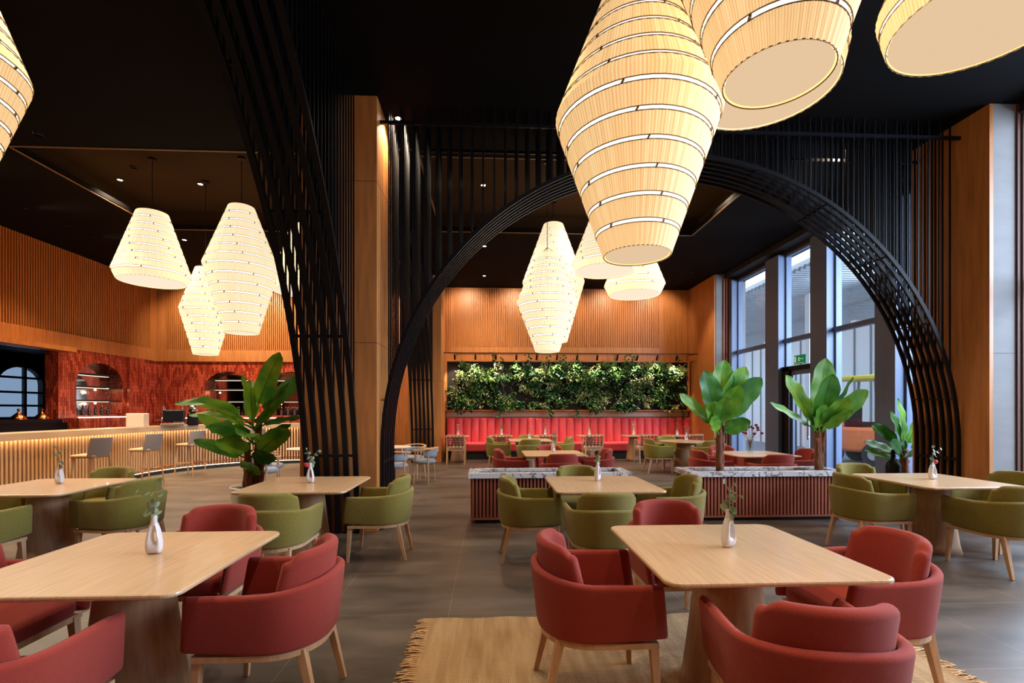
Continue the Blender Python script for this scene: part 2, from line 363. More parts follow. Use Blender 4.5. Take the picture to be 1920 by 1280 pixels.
# wall at the bar: tiles below, wood above
g = MB()
NL = arch_loop(12.35, 13.85, 1.36, 2.72)
OPEN = [(6.0, 1.2), (11.85, 1.2), (11.85, 2.9), (6.0, 2.9)]
g.plate([(YF, 0), (YB, 0), (YB, 3.0), (YF, 3.0)], [OPEN, NL], lambda a, b, d: (d, a, b), XL-.3, XL, 0)
struct(g.build('wall_left', M['red_tile']))
g = MB(); g.box((XL-.3, YF, 3.0), (XL-.04, YB, CEIL)); struct(g.build('wall_left_upper', M['wood_gap']))
g = MB(); slats(g, 'y', XL-.04, 3, YB-.3, 3.33, CEIL-.0); g.box((XL-.04, YB-.3, 3.0), (XL+.02, YB, CEIL)); struct(g.build('wall_left_slats', M['wood_slat']))
g = MB(); g.box((XL-.04, 3, 2.98), (XL+.05, YB, 3.33)); g.box((XL-.02, 5.5, 2.88), (XL+.3, 12.0, 2.985)); struct(g.build('trim_1', M['wood_wall']))
g = MB(); g.box((XL, 13.95, 0), (XL+.12, 14.5, 2.98)); struct(g.build('wall_left_pier', M['red_tile']))
# dark kitchen behind the opening
g = MB(); g.box((-13.5, 4.5, -.1), (XL-.3, 4.6, 3.2)); g.box((-13.5, 15.25, 0), (XL-.3, 15.35, 3.2)); g.box((-13.5, 4.5, 3.1), (XL-.3, 15.35, 3.2)); struct(g.build('wall_kitchen', M['dark']))
g = MB(); AW = arch_loop(8.9, 12.1, .9, 2.55)
g.plate([(4.5, 0), (15.3, 0), (15.3, 3.2), (4.5, 3.2)], [arch_loop(13.7, 15.0, 1.3, 2.72)], lambda a, b, d: (d, a, b), -13.5, -13.35)  # made-up arched hole: sky through it stands in for a mirror reflection
struct(g.build('wall_kitchen_back', M['dark']))
g = MB()  # bars of the windows as reflected in the arched mirror
for yy in (14.5,): g.box((-13.46, yy-.035, 1.3), (-13.38, yy+.035, 2.78))
for zz in (1.62, 2.0, 2.42): g.box((-13.46, 13.7, zz-.03), (-13.38, 15.0, zz+.03))
struct(g.build('window_6', M['dark']))
g = MB(); g.box((-13.6, 13.6, 1.2), (-13.56, 15.1, 2.9)); M['reflection_tint'] = M['glass'].copy(); [setattr(q.inputs[0], 'default_value', (.36, .4, .44, 1)) for q in M['reflection_tint'].node_tree.nodes if q.type == 'BSDF_TRANSPARENT']; struct(g.build('window_7', M['reflection_tint']))  # tint dims the sky to the level of that reflection
# back wall
g = MB(); N1 = arch_loop(-8.75, -7.4, 1.32, 2.68); N2 = arch_loop(-6.85, -5.5, 1.32, 2.68)
g.plate([(XL-.3, 0), (-5.2, 0), (-5.2, 3.0), (XL-.3, 3.0)], [N1, N2], lambda a, b, d: (a, d, b), YB, YB+.3)
struct(g.build('wall_back_tiled', M['red_tile']))
g = MB(); g.box((-5.2, YB, 0), (XR+.3, YB+.3, CEIL)); g.box((XL-.3, YB+.04, 3.0), (-5.2, YB+.3, CEIL)); struct(g.build('wall_back', M['wood_wall']))
g = MB(); slats(g, 'x', YB+.04, XL+.3, -5.2, 3.33, CEIL, dep=.04, sgn=-1); slats(g, 'x', YB, -5.2, -1.2, 3.33, CEIL, sgn=-1); slats(g, 'x', YB, -1.1, 5.45, 3.5, CEIL, pitch=.07, wd=.04, sgn=-1)
slats(g, 'x', YB, 5.6, 6.38, 0, CEIL, pitch=.2, wd=.17, dep=.02, sgn=-1)
struct(g.build('wall_back_slats', M['wood_slat']))
g = MB(); g.box((XL, YB-.05, 2.98), (-2.3, YB+.04, 3.33)); g.box((-1.2, YB-.02, 3.27), (5.5, YB, 3.5)); struct(g.build('trim_2', M['wood_wall']))
g = MB(); g.box((-1.36, YB-.06, 1.28), (6.35, YB, 1.46)); M['ledge'] = mat('ledge', s2l(205, 170, 145), .5); struct(g.build('trim_3', M['ledge']))
g = MB(); g.box((XL-.3, YF-.1, 0), (XR+.3, YF, CEIL)); struct(g.build('wall_front', M['wood_wall']))
# niches: boxes behind the arches
def niche(f, u0, u1, z0, z1, nm):
    g = MB()
    if f == 'x':
        g.box((u0-.05, YB+.3, z0-.05), (u1+.05, YB+.33, z1+.05), 1); g.box((u0-.05, YB+.005, z0-.05), (u1+.05, YB+.3, z0-.02), 0)
    else:
        g.box((XL-.33, u0-.05, z0-.05), (XL-.3, u1+.05, z1+.05), 1)
    struct(g.build(nm, [M['red_tile'], M['mirror']]))
niche('x', -8.75, -7.4, 1.32, 2.68, 'wall_niche'); niche('x', -6.85, -5.5, 1.32, 2.68, 'wall_niche'); niche('y', 12.35, 13.85, 1.36, 2.72, 'wall_niche')
def shelves(lab, f, u0, u1, zs):
    t_ = thing('niche_shelf', lab, 'shelf', (0, 0, 0))
    for z in zs:
        g = MB(); h = MB()
        if f == 'x':
            g.box((u0, YB+.02, z), (u1, YB+.29, z+.03)); h.box((u0+.15, YB+.25, z-.012), (u1-.15, YB+.27, z-.001))
        else:
            g.box((XL-.29, u0, z), (XL-.02, u1, z+.03)); h.box((XL-.27, u0+.15, z-.012), (XL-.25, u1-.15, z-.001))
        b_ = g.build('board', M['dark'], t_); h.build('led_strip', M['led_shelf'], b_)
shelves('three dark glass shelves in the arched niche behind the bar beside the kitchen opening', 'y', 12.36, 13.84, (1.72, 2.08, 2.4))
shelves('dark shelves in the arched niche closest to the coffee machine', 'x', -8.74, -7.41, (1.75, 2.12, 2.42))
shelves('dark shelves in the arched niche half hidden by the potted banana plant', 'x', -6.84, -5.51, (1.75, 2.12, 2.42))
for x, y in ((XL-.14, 13.5), (-8.55, YB+.14), (-6.65, YB+.14)):
    for z in (2.04, 1.68): light('niche_lamp', 'POINT', (x, y, z), 2.2, (1, .7, .4), shadow_soft_size=.02)
bl = {0: ('amber bottle on the bottom ledge of the niche beside the kitchen opening', 'bottles in the niche beside the kitchen'),
      1: ('small dark bottle at the foot of the niche nearer the coffee machine', 'bottles in the niche nearer the coffee machine'),
      2: ('small dark bottle at the foot of the niche behind the banana plant', 'bottles in the niche behind the plant')}
def make_bottle():
    t_ = thing('bottle', '', 'bottle'); g = MB(); g.lathe([(.03, 0), (.034, .01), (.034, .15), (.03, .175), (.012, .2), (.011, .25)], 12); g.build('glass_body', M['bottle'], t_, smooth=True)
    g = MB(); g.lathe([(.014, .245), (.014, .275)], 10); g.build('cap', M['copper'], t_); return t_
for i in range(6):
    place('bottle', make_bottle, (XL-.14, 12.5+i*.2, 1.362), 0, bl[0][0], bl[0][1])
    place('bottle', make_bottle, (-8.6+i*.2, YB+.14, 1.322), 0, bl[1][0], bl[1][1])
    place('bottle', make_bottle, (-6.7+i*.2, YB+.14, 1.322), 0, bl[2][0], bl[2][1])
# tiled ledge with light line under the niches
for nm, a, b_, lab in (('bar_ledge', (XL+.015, 12.0, 1.0), (XL+.35, 13.94, 1.3), 'red tiled ledge with a glowing edge under the niche beside the kitchen'), ('bar_ledge', (XL+.35, YB-.35, 1.0), (-5.2, YB-.015, 1.24), 'red tiled ledge with a glowing edge along the back bar wall')):
    t_ = thing(nm, lab, 'ledge'); g = MB(); g.box((a[0], a[1], 0), b_); g.build('tiled_body', M['red_tile'], t_)
    g = MB()
    if a[0] < XL+.1: g.box((b_[0]-.02, a[1], b_[2]), (b_[0]+.012, b_[1]-.0, b_[2]+.025))
    else: g.box((a[0]+.05, a[1]-.012, b_[2]), (b_[0], a[1]+.02, b_[2]+.025))
    g.build('light_strip', M['led_white'], t_)
# kitchen pass counter with copper heat lamps
t_ = thing('pass_counter', 'black counter front in the dark kitchen opening', 'counter'); g = MB(); g.box((XL-.3, 6.0, 1.2), (XL+.1, 11.85, 1.28)); g.build('counter_top', M['black_metal'], t_); g = MB(); g.box((XL+.001, 6.0, .0), (XL+.08, 12.0, 1.2)); g.build('counter_front', M['black_metal'], t_)
def make_cloche():
    t_ = thing('copper_cloche', '', 'cloche'); g = MB(); g.lathe([(.15, 0), (.15, .015), (.12, .07), (.06, .13), (.02, .17), (.018, .19)], 20); g.build('dome', M['copper'], t_, smooth=True)
    g = MB(); g.lathe([(.012, .19), (.03, .21), (.03, .23), (.01, .25)], 12); g.build('knob', M['copper'], t_, smooth=True); return t_
for yy, lb in ((10.4, 'copper dome on the black pass counter at the edge of the picture'), (11.0, 'middle copper dome of the three on the black pass counter'), (11.55, 'copper dome on the pass counter next to the red tiles')):
    place('cloche', make_cloche, (XL-.1, yy, 1.28), 0, lb, 'copper domes on the kitchen pass')
# pier at the far end of the window wall and its wooden side
g = MB(); g.box((6.4, 13.4, 0), (6.44, YB, CEIL)); struct(g.build('wall_pier_side', M['wood_wall']))
g = MB(); g.box((6.44, 13.38, 0), (XR+.3, YB, CEIL)); struct(g.build('wall_pier', M['stone']))
t_ = thing('batten_set', 'three dark vertical battens on the pale far pier', 'battens')
for i in range(3):
    g = MB(); g.box((6.64+i*.075, 13.33, 0), (6.665+i*.075, 13.38, CEIL)); g.build('batten', M['terracotta'], t_)
# columns
def column(nm, x0, x1, y0, y1):
    g = MB(); g.box((x0, y0, 0), (x1, y1, CEIL)); struct(g.build(nm, M['wood_wall'], bevel=.004))
    g = MB()
    for z in (2.32, 4.3): g.box((x0-.001, y0-.001, z), (x1+.001, y1+.001, z+.006))
    struct(g.build(nm+'_joint', M['wood_gap']))
column('column_middle', -2.31, -1.38, 5.96, 6.86); column('column_back', -2.31, -1.38, 13.8, YB)
g = MB(); g.box((6.28, 5.75, 0), (6.33, 6.85, CEIL)); struct(g.build('column_right', M['wood_wall']))
g = MB(); g.box((6.33, 5.75, 0), (XR+.3, 6.85, CEIL)); struct(g.build('column_right_core', M['stone']))
g = MB()
for i in range(3): g.box((6.63+i*.07, 5.73, 0), (6.655+i*.07, 5.75, CEIL))
struct(g.build('column_right_grooves', M['wood_gap']))
g = MB(); g.box((6.33, 5.748, 2.21), (XR, 5.75, 2.215)); struct(g.build('column_right_joint', M['dark']))

# window wall
ZH, ZT = 5.15, 3.12
g = MB(); g.box((XR-.02, YF, ZH), (XR+.25, 13.4, CEIL)); g.box((XR-.35, YF, CEIL-.12), (XR, 5.75, CEIL)); g.box((XR-.35, 6.85, CEIL-.12), (XR, 13.4, CEIL)); struct(g.build('wall_right_head', M['dark']))
posts = [(13.4, 13.19), (11.55, 11.01), (9.89, 9.39), (8.18, 7.75), (6.95, 6.85), (4.6, 4.3), (2.6, 2.3), (.6, .3), (-1.4, -1.7), (-3.4, -3.5)]
for i in range(len(posts)-1):
    a, b_ = posts[i][1], posts[i+1][0]
    if b_ < 6.85 and a > 5.75: b_ = a
    w_ = bpy.data.objects.new('window_%d' % (i+10), None); COL.objects.link(w_); struct(w_)
    g = MB(); g.box((XR-.2, posts[i][1], 0), (XR+.12, posts[i][0], ZH)); g.build('window_post', M['grey_frame'], w_)
    if i == 4: 
        a = 5.75; b_ = 4.6
    if a > b_:
        g = MB(); g.box((XR-.05, b_, ZT-.05), (XR+.06, a, ZT+.05)); g.box((XR-.03, b_, 0), (XR+.06, a, .12)); g.box((XR-.03, b_, ZH-.06), (XR+.06, a, ZH)); g.box((XR-.03, a-.04, 0), (XR+.04, a, ZH)); g.box((XR-.03, b_, 0), (XR+.04, b_+.04, ZH)); g.build('window_frame', M['grey_frame'], w_)
        g = MB(); g.box((XR+.01, b_, .1), (XR+.02, a, ZH)); g.build('window_pane', M['glass'], w_)
# door in the second bay
d = bpy.data.objects.new('door_1', None); COL.objects.link(d); struct(d)
g = MB(); g.box((XR-.12, 10.75, 0), (XR+.08, 11.01, 2.48)); g.box((XR-.12, 9.89, 0), (XR+.08, 9.97, 2.48)); g.box((XR-.12, 9.89, 2.4), (XR+.08, 11.01, 2.5)); g.build('door_frame', M['black_metal'], d)
g = MB(); g.box((XR-.05, 9.97, 0), (XR-.01, 10.03, 2.4)); g.box((XR-.05, 10.69, 0), (XR-.01, 10.75, 2.4)); g.box((XR-.05, 10.0, 0), (XR-.01, 10.7, .12)); g.box((XR-.05, 10.0, 2.3), (XR-.01, 10.7, 2.4)); g.build('door_leaf', M['grey_frame'], d)
g = MB(); g.tube((XR-.1, 10.12, .85), (XR-.1, 10.12, 1.5), .015); g.tube((XR-.1, 10.12, .9), (XR-.04, 10.12, .9), .01); g.tube((XR-.1, 10.12, 1.45), (XR-.04, 10.12, 1.45), .01); g.build('door_handle', M['chrome'], d)
# exit sign
t_ = thing('exit_sign', 'green and white exit sign above the black door frame', 'sign', (XR-.1, 10.38, 2.52))
g = MB(); g.box((-.02, -.18, 0), (.02, .18, .02)); g.box((-.015, -.18, .02), (.015, .18, .2)); g.build('housing', M['exit_green'], t_)
g = MB()
g.box((-.018, .11, .05), (-.0155, .13, .17)); g.box((-.018, .11, .05), (-.0155, .16, .065)); g.box((-.018, .11, .155), (-.0155, .16, .17)); g.box((-.018, .145, .05), (-.0155, .16, .17))
g.lathe([(.012, 0), (.012, .002)], 10, (-.0165, .0, .155)); 
for a, b_ in (((.0, .145), (.01, .1)), ((.01, .1), (-.02, .06)), ((.01, .1), (.035, .075)), ((.0, .135), (-.03, .12)), ((.0, .135), (.03, .125))): g.tube((-.0165, a[0], a[1]), (-.0165, b_[0], b_[1]), .006, n=6)
g.box((-.018, -.15, .105), (-.0155, -.08, .115)); g.add([(-.018, -.07, .13), (-.018, -.07, .09), (-.018, -.05, .11)], [(0, 1, 2)])
g.box((-.018, -.17, .02), (-.0155, .17, .026)); g.build('pictogram', M['exit_white'], t_)

# ------------------------------------------------------------------ outside
g = MB(); g.box((XR+.3, -8, -.25), (30, 40, -.05)); struct(g.build('ground_outside', M['asphalt']))
t_ = thing('fence_wall', 'tall pale panel fence with thin vertical battens beyond the glass', 'fence', (13.2, 0, -.05))
g = MB(); g.box((0, 7.5, 0), (.1, 36, 4.5)); g.build('panel', M['ext_panel'], t_)
for i in range(30):
    g = MB(); g.box((-.05, 10+i*.75, 0), (0, 10.04+i*.75, 4.5)); g.build('batten', M['ext_grey'], t_)
t_ = thing('canopy_roof', 'grey slatted canopy roof outside above the forecourt', 'canopy', (0, 0, 0))
g = MB()
y = 8.5
while y < 30: g.box((7.8, y, 5.0), (16, y+.09, 5.1)); y += .2
g.build('slats', M['ext_grey'], t_)
g = MB()
for x in (8.2, 12.0, 15.6): g.box((x, 8.5, 5.1), (x+.2, 30, 5.4))
g.box((14.3, 9, 3.9), (14.5, 30, 4.2)); g.build('beams', M['ext_panel'], t_)
g = MB()
for yy in (12.5, 18, 24): g.box((14.2, yy, 0), (14.45, yy+.25, 5)); 
for yy in (14.0, 21): g.box((9.6, yy, 0), (9.8, yy+.2, 5))
g.build('posts', M['ext_panel'], t_)
# forklift behind the glass
t_ = thing('forklift', 'orange forklift with a yellow cab roof parked outside the window', 'forklift', (10.9, 13.4, -.05), R(20))
g = MB(); g.box((-.6, -.8, .35), (.6, .9, 1.05)); g.box((-.55, .45, 1.0), (.55, .95, 1.35)); g.build('body', M['orange'], t_, bevel=.08)
g = MB(); g.box((-.65, -.75, 2.4), (.65, .75, 2.52)); g.build('cab_roof', M['yellow'], t_, bevel=.03)
for a, b_ in ((-1, -1), (1, -1), (-1, 1), (1, 1)):
    g = MB(); g.tube((a*.55, b_*.65, 1.0), (a*.55, b_*.55, 2.42), .04); g.build('cab_post', M['ext_grey'], t_)
    g = MB(); g.sweep([(a*.5, b_*.62, .32), (a*.75, b_*.62, .32)], .32, n=18); w_ = g.build('wheel', M['tyre'], t_)
    g = MB(); g.sweep([(a*.74, b_*.62, .32), (a*.765, b_*.62, .32)], .15, n=14); g.build('hub', M['ext_grey'], w_)
g = MB(); g.box((-.3, -.1, 1.05), (.3, .4, 1.2)); g.box((-.3, .3, 1.2), (.3, .42, 1.7)); g.build('driver_seat', M['dark'], t_)
g = MB()
for x in (-.35, .3): g.box((x, -1.0, .1), (x+.07, -.9, 2.3)); g.box((x-.02, -2.0, .12), (x+.09, -.95, .17))
g.build('mast', M['ext_grey'], t_)

# ------------------------------------------------------------------ black metal arch and vaults
def arch_z(x, y_=0, Rr=3.80, c=2.45, zc=1.01):
    q = Rr*Rr-(x-c)**2
    return zc+sqrt(max(q, 0))
A = thing('metal_arch', 'wide black metal arch of parallel ribs with hanging rods across the room', 'arch', (0, 0, 0))
ys = [6.12+i*.105 for i in range(7)]
for y in ys:
    p = [(-1.35, y, 0), (-1.35, y, .5)]+[(2.45-3.80*cos(pi*i/56), y, 1.01+3.80*sin(pi*i/56)) for i in range(57)]+[(6.25, y, .9), (6.25, y, .5), (6.25, y, 0)]
    q = [p[0]]
    for k in p[1:]:
        if (Vector(k)-Vector(q[-1])).length > .02: q.append(k)
    g = MB(); g.sweep(q, .024, .013, up=Vector((0, 1, 0))); 
    g.build('rib', M['black_metal'], A)
for i in range(3, 54, 5):
    a = pi*i/56; g = MB(); g.tube((2.45-3.80*cos(a), 6.12, 1.01+3.80*sin(a)), (2.45-3.80*cos(a), 6.75, 1.01+3.80*sin(a)), .009, n=4); g.build('cross_tie', M['black_metal'], A)
for x in (-1.345, 6.245):
    g = MB(); g.box((x-.012, 6.12, .82), (x+.012, 6.75, .86)); g.build('cross_tie', M['black_metal'], A)
def rods(parent, items, r=.008):
    items = list(items)
    for it in items[:98]:
        g = MB(); g.box((it[0]-r, it[1]-r, it[2]), (it[0]+r, it[1]+r, CEIL)); g.build('hanging_rod', M['black_metal'], parent, fix=False)
    g = MB()
    for it in items[98:]: g.box((it[0]-r, it[1]-r, it[2]), (it[0]+r, it[1]+r, CEIL))
    if items[98:]:
        o = g.build('hanging_rod_mass', M['black_metal'], parent, fix=False); o['kind'] = 'stuff'
it = []
for y in ys:
    x = -1.27
    while x < 6.2: it.append((x, y, arch_z(x))); x += .148
rods(A, it)
g = MB()
for y in (6.12, 6.75): g.box((-1.38, y-.015, 5.1), (6.27, y+.015, 5.14))
g.build('top_rail', M['black_metal'], A)
xs = [-2.19+i*.116 for i in range(6)]
def vz(d, Rr=6.0): return sqrt(max(Rr*Rr-(Rr-d)**2, 0))
def vault(parent, y0, sg, dmax):
    for x in xs:
        p = [(x, y0, 0)]+[(x, y0+sg*d_, vz(d_)) for d_ in [0.0+dmax*(k/26)**1.8 for k in range(1, 27)]]
        g = MB(); g.sweep(p, .02, .03, up=Vector((1, 0, 0))); g.build('rib', M['black_metal'], parent)
    for z in (.95, 2.32, 3.45, 4.35):
        d_ = 6-sqrt(36-z*z); g = MB(); g.box((xs[0], y0+sg*d_-.012, z-.015), (xs[-1], y0+sg*d_+.012, z+.015)); g.build('cross_tie', M['black_metal'], parent)
def vrods(y0, sg, dmax, step=.10):
    d_ = .15
    out = []
    while d_ < dmax: out.append((y0+sg*d_, vz(d_))); d_ += step
    return out
V1 = thing('metal_vault', 'black ribbed half vault rising from the front of the wooden column', 'vault')
vault(V1, 5.92, -1, 3.28)
rods(V1, [(x, y, z) for x in xs[::-1] for y, z in vrods(5.92, -1, 3.2)])
V2 = thing('metal_vault', 'black ribbed vault spanning from the wooden column to the back pier', 'vault')
vault(V2, 6.9, 1, 3.28); vault(V2, 13.76, -1, 3.28)
rods(V2, [(x, y, z) for x in xs[::-1] for y, z in (vrods(6.9, 1, 3.2)+vrods(13.76, -1, 3.2))])

# ------------------------------------------------------------------ chairs
def rbox(g, x0, x1, y0, y1, z0, z1, r=.03, mi=0, dome=0):
    """soft cushion: superellipse plan, rounded edge"""
    cx, cy = (x0+x1)/2, (y0+y1)/2; hx, hy = (x1-x0)/2, (y1-y0)/2; n = 36; rows = []
    prof = [(0, z0), (1-r/hx*1.0, z0), (1-r/hx*.3, z0+r*.3), (1, z0+r), (1, z1-r), (1-r/hx*.3, z1-r*.3), (1-r/hx, z1), (.5, z1+dome), (.01, z1+dome*1.2)]
    for k, z in prof:
        row = []
        for j in range(n):
            t = 2*pi*j/n; c, s_ = cos(t), sin(t); e = .28
            row.append((cx+hx*k*math.copysign(abs(c)**e, c), cy+hy*k*math.copysign(abs(s_)**e, s_), z))
        rows.append(row)
    g.grid(rows, mi, closed=True)
def upath(w2, yf, yb, r, n=9):
    """half-width, front y, back y, corner radius: a U open to +y"""
    pts = [(w2, yf-(yf-(yb+r))*i/5) for i in range(5)]
    pts += [(w2-r+r*cos(-pi/2*i/n), yb+r+r*sin(-pi/2*i/n)) for i in range(n+1)]
    q = [(-a, b_) for a, b_ in reversed(pts)]
    return pts+([(0, yb)] if r < w2 else [])+q
def section(T, hgt, n=5):
    out = []
    r = T*.48
    for cx, cz, a0 in ((T/2-r, hgt-r, 0), (-T/2+r, hgt-r, pi/2), (-T/2+r, r, pi), (T/2-r, r, 3*pi/2)):
        for i in range(n): a = a0+pi/2*i/(n-1); out.append((cx+r*cos(a), cz+r*sin(a)))
    return out
def capped(rows, T, zs=.07):
    m = len(rows[0])//4
    def cap(E, Pv):
        ce = sum((Vector(p) for p in E), Vector())/len(E); cp = sum((Vector(p) for p in Pv), Vector())/len(Pv); d = ce-cp; d.z = 0; d.normalize(); out = []
        for f_, o_ in ((.86, .28), (.55, .46), (0, .52)):
            row = []
            for j, p in enumerate(E):
                k = 2*m-1-j if j < 2*m else 6*m-1-j
                c = (Vector(p)+Vector(E[k]))/2; q = c+(Vector(p)-c)*f_; q.z = ce.z+(q.z-ce.z)*(1-zs*(1-f_**.5)); row.append(tuple(q+d*o_*T))
            out.append(row)
        return out
    return cap(rows[0], rows[2])[::-1]+rows+cap(rows[-1], rows[-3])
def make_armchair(fab):
    t_ = thing('armchair', '', 'chair')
    g = MB(); P = upath(.29, .285, -.30, .25); T = .05; rows = []; N = len(P)
    for i, (x, y) in enumerate(P):
        a = Vector(P[max(i-1, 0)]); b_ = Vector(P[min(i+1, N-1)]); d_ = (b_-a).normalized(); nrm = Vector((-d_.y, d_.x)) # outward
        if nrm.dot(Vector((x, y+.02))) < 0: nrm = -nrm
        back = max(0, (.05-y)/.35); back = min(1, back)
        h0 = .365+.02*max(0, y/.3); top = .655+.035*back*back; row = []
        for (u, z) in section(T, top-h0):
            k = z/(top-h0); off = u+(-.03+.035*k)
            px, py = x+nrm.x*off, y+nrm.y*off
            if y > 0: py -= (.035*k*k)*(y/.3)
            row.append((px, py, h0+z))
        rows.append(row)
    g.grid(capped(rows, T), closed=True); g.build('shell', fab, t_, smooth=True)
    # back cushion: curved panel inside the shell, higher than it
    g = MB(); rows = []; n = 34; A0 = R(68)
    for i in range(n+1):
        u = -1+2*i/n; a = A0*u; rr = .245
        h0 = .44; e = abs(u); top = .825-.012*e*e-.03*(max(0, e-.76)/.24)**2
        row = []
        for (q, z) in section(.07, top-h0):
            k = z/(top-h0); ua = a*(1-.16*k); sq = 1
            rad = rr+q*sq-.012+.02*k
            row.append((rad*1.0*sin(ua), -(rad*cos(ua))*.98+.005-.03*k, h0+z))
        rows.append(row)
    g.grid(capped(rows, .07, .2), closed=True); g.build('back_cushion', fab, t_, smooth=True)
    g = MB(); rbox(g, -.245, .245, -.235, .30, .37, .475, .035, dome=.012); g.build('seat_cushion', fab, t_, smooth=True)
    g = MB(); P2 = [(x*.93, y*.95) for x, y in upath(.28, .28, -.28, .23)]
    g.sweep([(x, y, .354) for x, y in P2], .014, .014); g.box((-.265, .235, .335), (.265, .265, .368)); g.build('frame', M['leg_wood'], t_)
    for sx in (-1, 1):
        for sy in (-1, 1):
            g = MB(); y0 = .25 if sy > 0 else -.20; x0 = .235 if sy > 0 else .19
            a = Vector((sx*x0, y0, .36)); b_ = Vector((sx*(x0+.012), y0+(.02 if sy > 0 else -.085), 0))
            g.sweep([a, b_], .022, n=4, rad=[1, .6]); g.build('leg', M['leg_wood'], t_, bevel=.003)
    return t_
RZ = {'W': -pi/2, 'E': pi/2, 'S': 0, 'N': pi}     # side of the table the chair stands on; it faces the table
def chair(col, x, y, side, label, group, z=0, dr=0):
    key = 'armchair_'+col
    return place(key, lambda: make_armchair(M[col+'_fabric']), (x, y, z), RZ[side]+dr, label, group)

def make_table(w_=.52, d_=.52, r=.07, br=.25, tr=.155, round_=False):
    t_ = thing('dining_table', '', 'table'); g = MB(); n = 8; out = []
    if round_: out = [(w_*cos(2*pi*i/48), w_*sin(2*pi*i/48)) for i in range(48)]
    else:
        for cx, cy, a0 in ((w_-r, d_-r, 0), (-w_+r, d_-r, pi/2), (-w_+r, -d_+r, pi), (w_-r, -d_+r, 3*pi/2)):
            out += [(cx+r*cos(a0+pi/2*i/n), cy+r*sin(a0+pi/2*i/n)) for i in range(n+1)]
    rows = []
    for k, z in ((0, .75), (.985, .75), (.997, .747), (1, .74), (.996, .731), (.94, .718), (0, .718)): rows.append([(a*k, b_*k, z) for a, b_ in out])
    g.grid(rows, closed=True); g.build('tabletop', M['table_wood'], t_)
    g = MB(); g.lathe([(tr+.01, .718), (tr, .69), (tr+(br-tr)*.35, .4), (br-.02, .08), (br, .0)], 40); g.build('pedestal', M['base_wood'], t_, smooth=True)
    return t_
def table(key, x, y, label, group='square pale wood dining tables', rz=0, z=0, **kw):
    return place(key, lambda: make_table(**kw), (x, y, z), rz, label, group)

# ------------------------------------------------------------------ vases and sprigs
def make_vase():
    t_ = thing('vase', '', 'vase'); g = MB(); n = 40; m_ = 12
    def outer(t):   # bottle outline, base at z=0
        c, s_ = cos(t), sin(t); z = .085+.085*math.copysign(abs(s_)**.55, s_); wd = .041-.002*z/.05 if z < .05 else .039-.023*((z-.05)/.12)**1.15
        k = abs(c)**.32
        return math.copysign(wd*k, c), z
    def inner(t): return .007+.011*cos(t), .098+.036*sin(t)
    rows = []
    for i in range(n):
        t = 2*pi*i/n; o = outer(t); q = inner(t); row = []
        for j in range(m_):
            p = 2*pi*j/m_; k = .5+.5*cos(p); x = q[0]+(o[0]-q[0])*k; z = q[1]+(o[1]-q[1])*k
            dy = .026*sin(p)*(1 if z < .1 else max(.5, 1-(z-.1)*6))
            row.append((x, dy, z))
        rows.append(row)
    rows.append(rows[0]); g.grid(rows, closed=True); g.build('body', M['ceramic'], t_, smooth=True)
    g = MB(); g.lathe([(.017, .155), (.0135, .175), (.0125, .2), (.014, .207), (.010, .207), (.009, .18)], 16); g.build('neck', M['ceramic'], t_, smooth=True)
    return t_
def make_sprig(seed, red=True, dusk=False):
    rnd = random.Random(seed); t_ = thing('eucalyptus_sprig', '', 'sprig'); g = MB(); lv = MB()
    for b_ in range(3):
        az = rnd.uniform(0, 6.28) if b_ else rnd.choice((0.3, 2.9)); L = rnd.uniform(.10, .15) if b_ != 0 else .17; lean = rnd.uniform(.25, .75) if b_ else .25
        pts = [Vector((0, 0, 0))+Vector((cos(az)*lean*s_*s_*L*1.1, sin(az)*lean*s_*s_*L*.8, s_*L)) for s_ in (0, .25, .5, .75, 1)]
        g.sweep(pts, .0016, n=5)
        for k in range(1, 6):
            s_ = k/5; p = pts[min(4, int(s_*4))]; rr = .025*(1.25-s_*.6)*rnd.uniform(.8, 1.15); nrm = Vector((rnd.uniform(-.6, .6), rnd.uniform(-1, -.3), rnd.uniform(0, .7))).normalized()
            u = nrm.orthogonal().normalized(); v = nrm.cross(u); c = p+u*rr*.9
            lv.add([c]+[c+u*rr*cos(a)+v*rr*.9*sin(a)+nrm*.003 for a in [2*pi*i/9 for i in range(9)]], [(0, 1+i, 1+(i+1) % 9) for i in range(9)])
    g.build('stems', M['twig'], t_); lv.build('leaves', M['eucalyptus'], t_)
    if red:
        g = MB(); a = rnd.uniform(-.3, .3); g.lathe([(.004, -.024), (.016, -.018), (.024, 0), (.02, .016), (.008, .023)], 14, (.034+a*.02, -.008, -.002)); g.build('flower', M['flower_red'], t_, smooth=True)
    return t_
def vase_at(x, y, ztop, where, seed, rz=0, red=True, small=1, color=''):
    place('vase', make_vase, (x, y, ztop), rz, 'white ceramic vase with an oval hole on '+where, 'white pierced vases on the tables')
    k = 'sprig%d%d' % (seed % 4, red)
    o = place(k, lambda: make_sprig(seed % 4, red), (x, y, ztop+.19), seed*1.3, 'leaf sprig%s in the vase on %s' % (' with a red flower' if red else '', where), 'sprigs in the white vases', scale=(small,)*3)
    return o

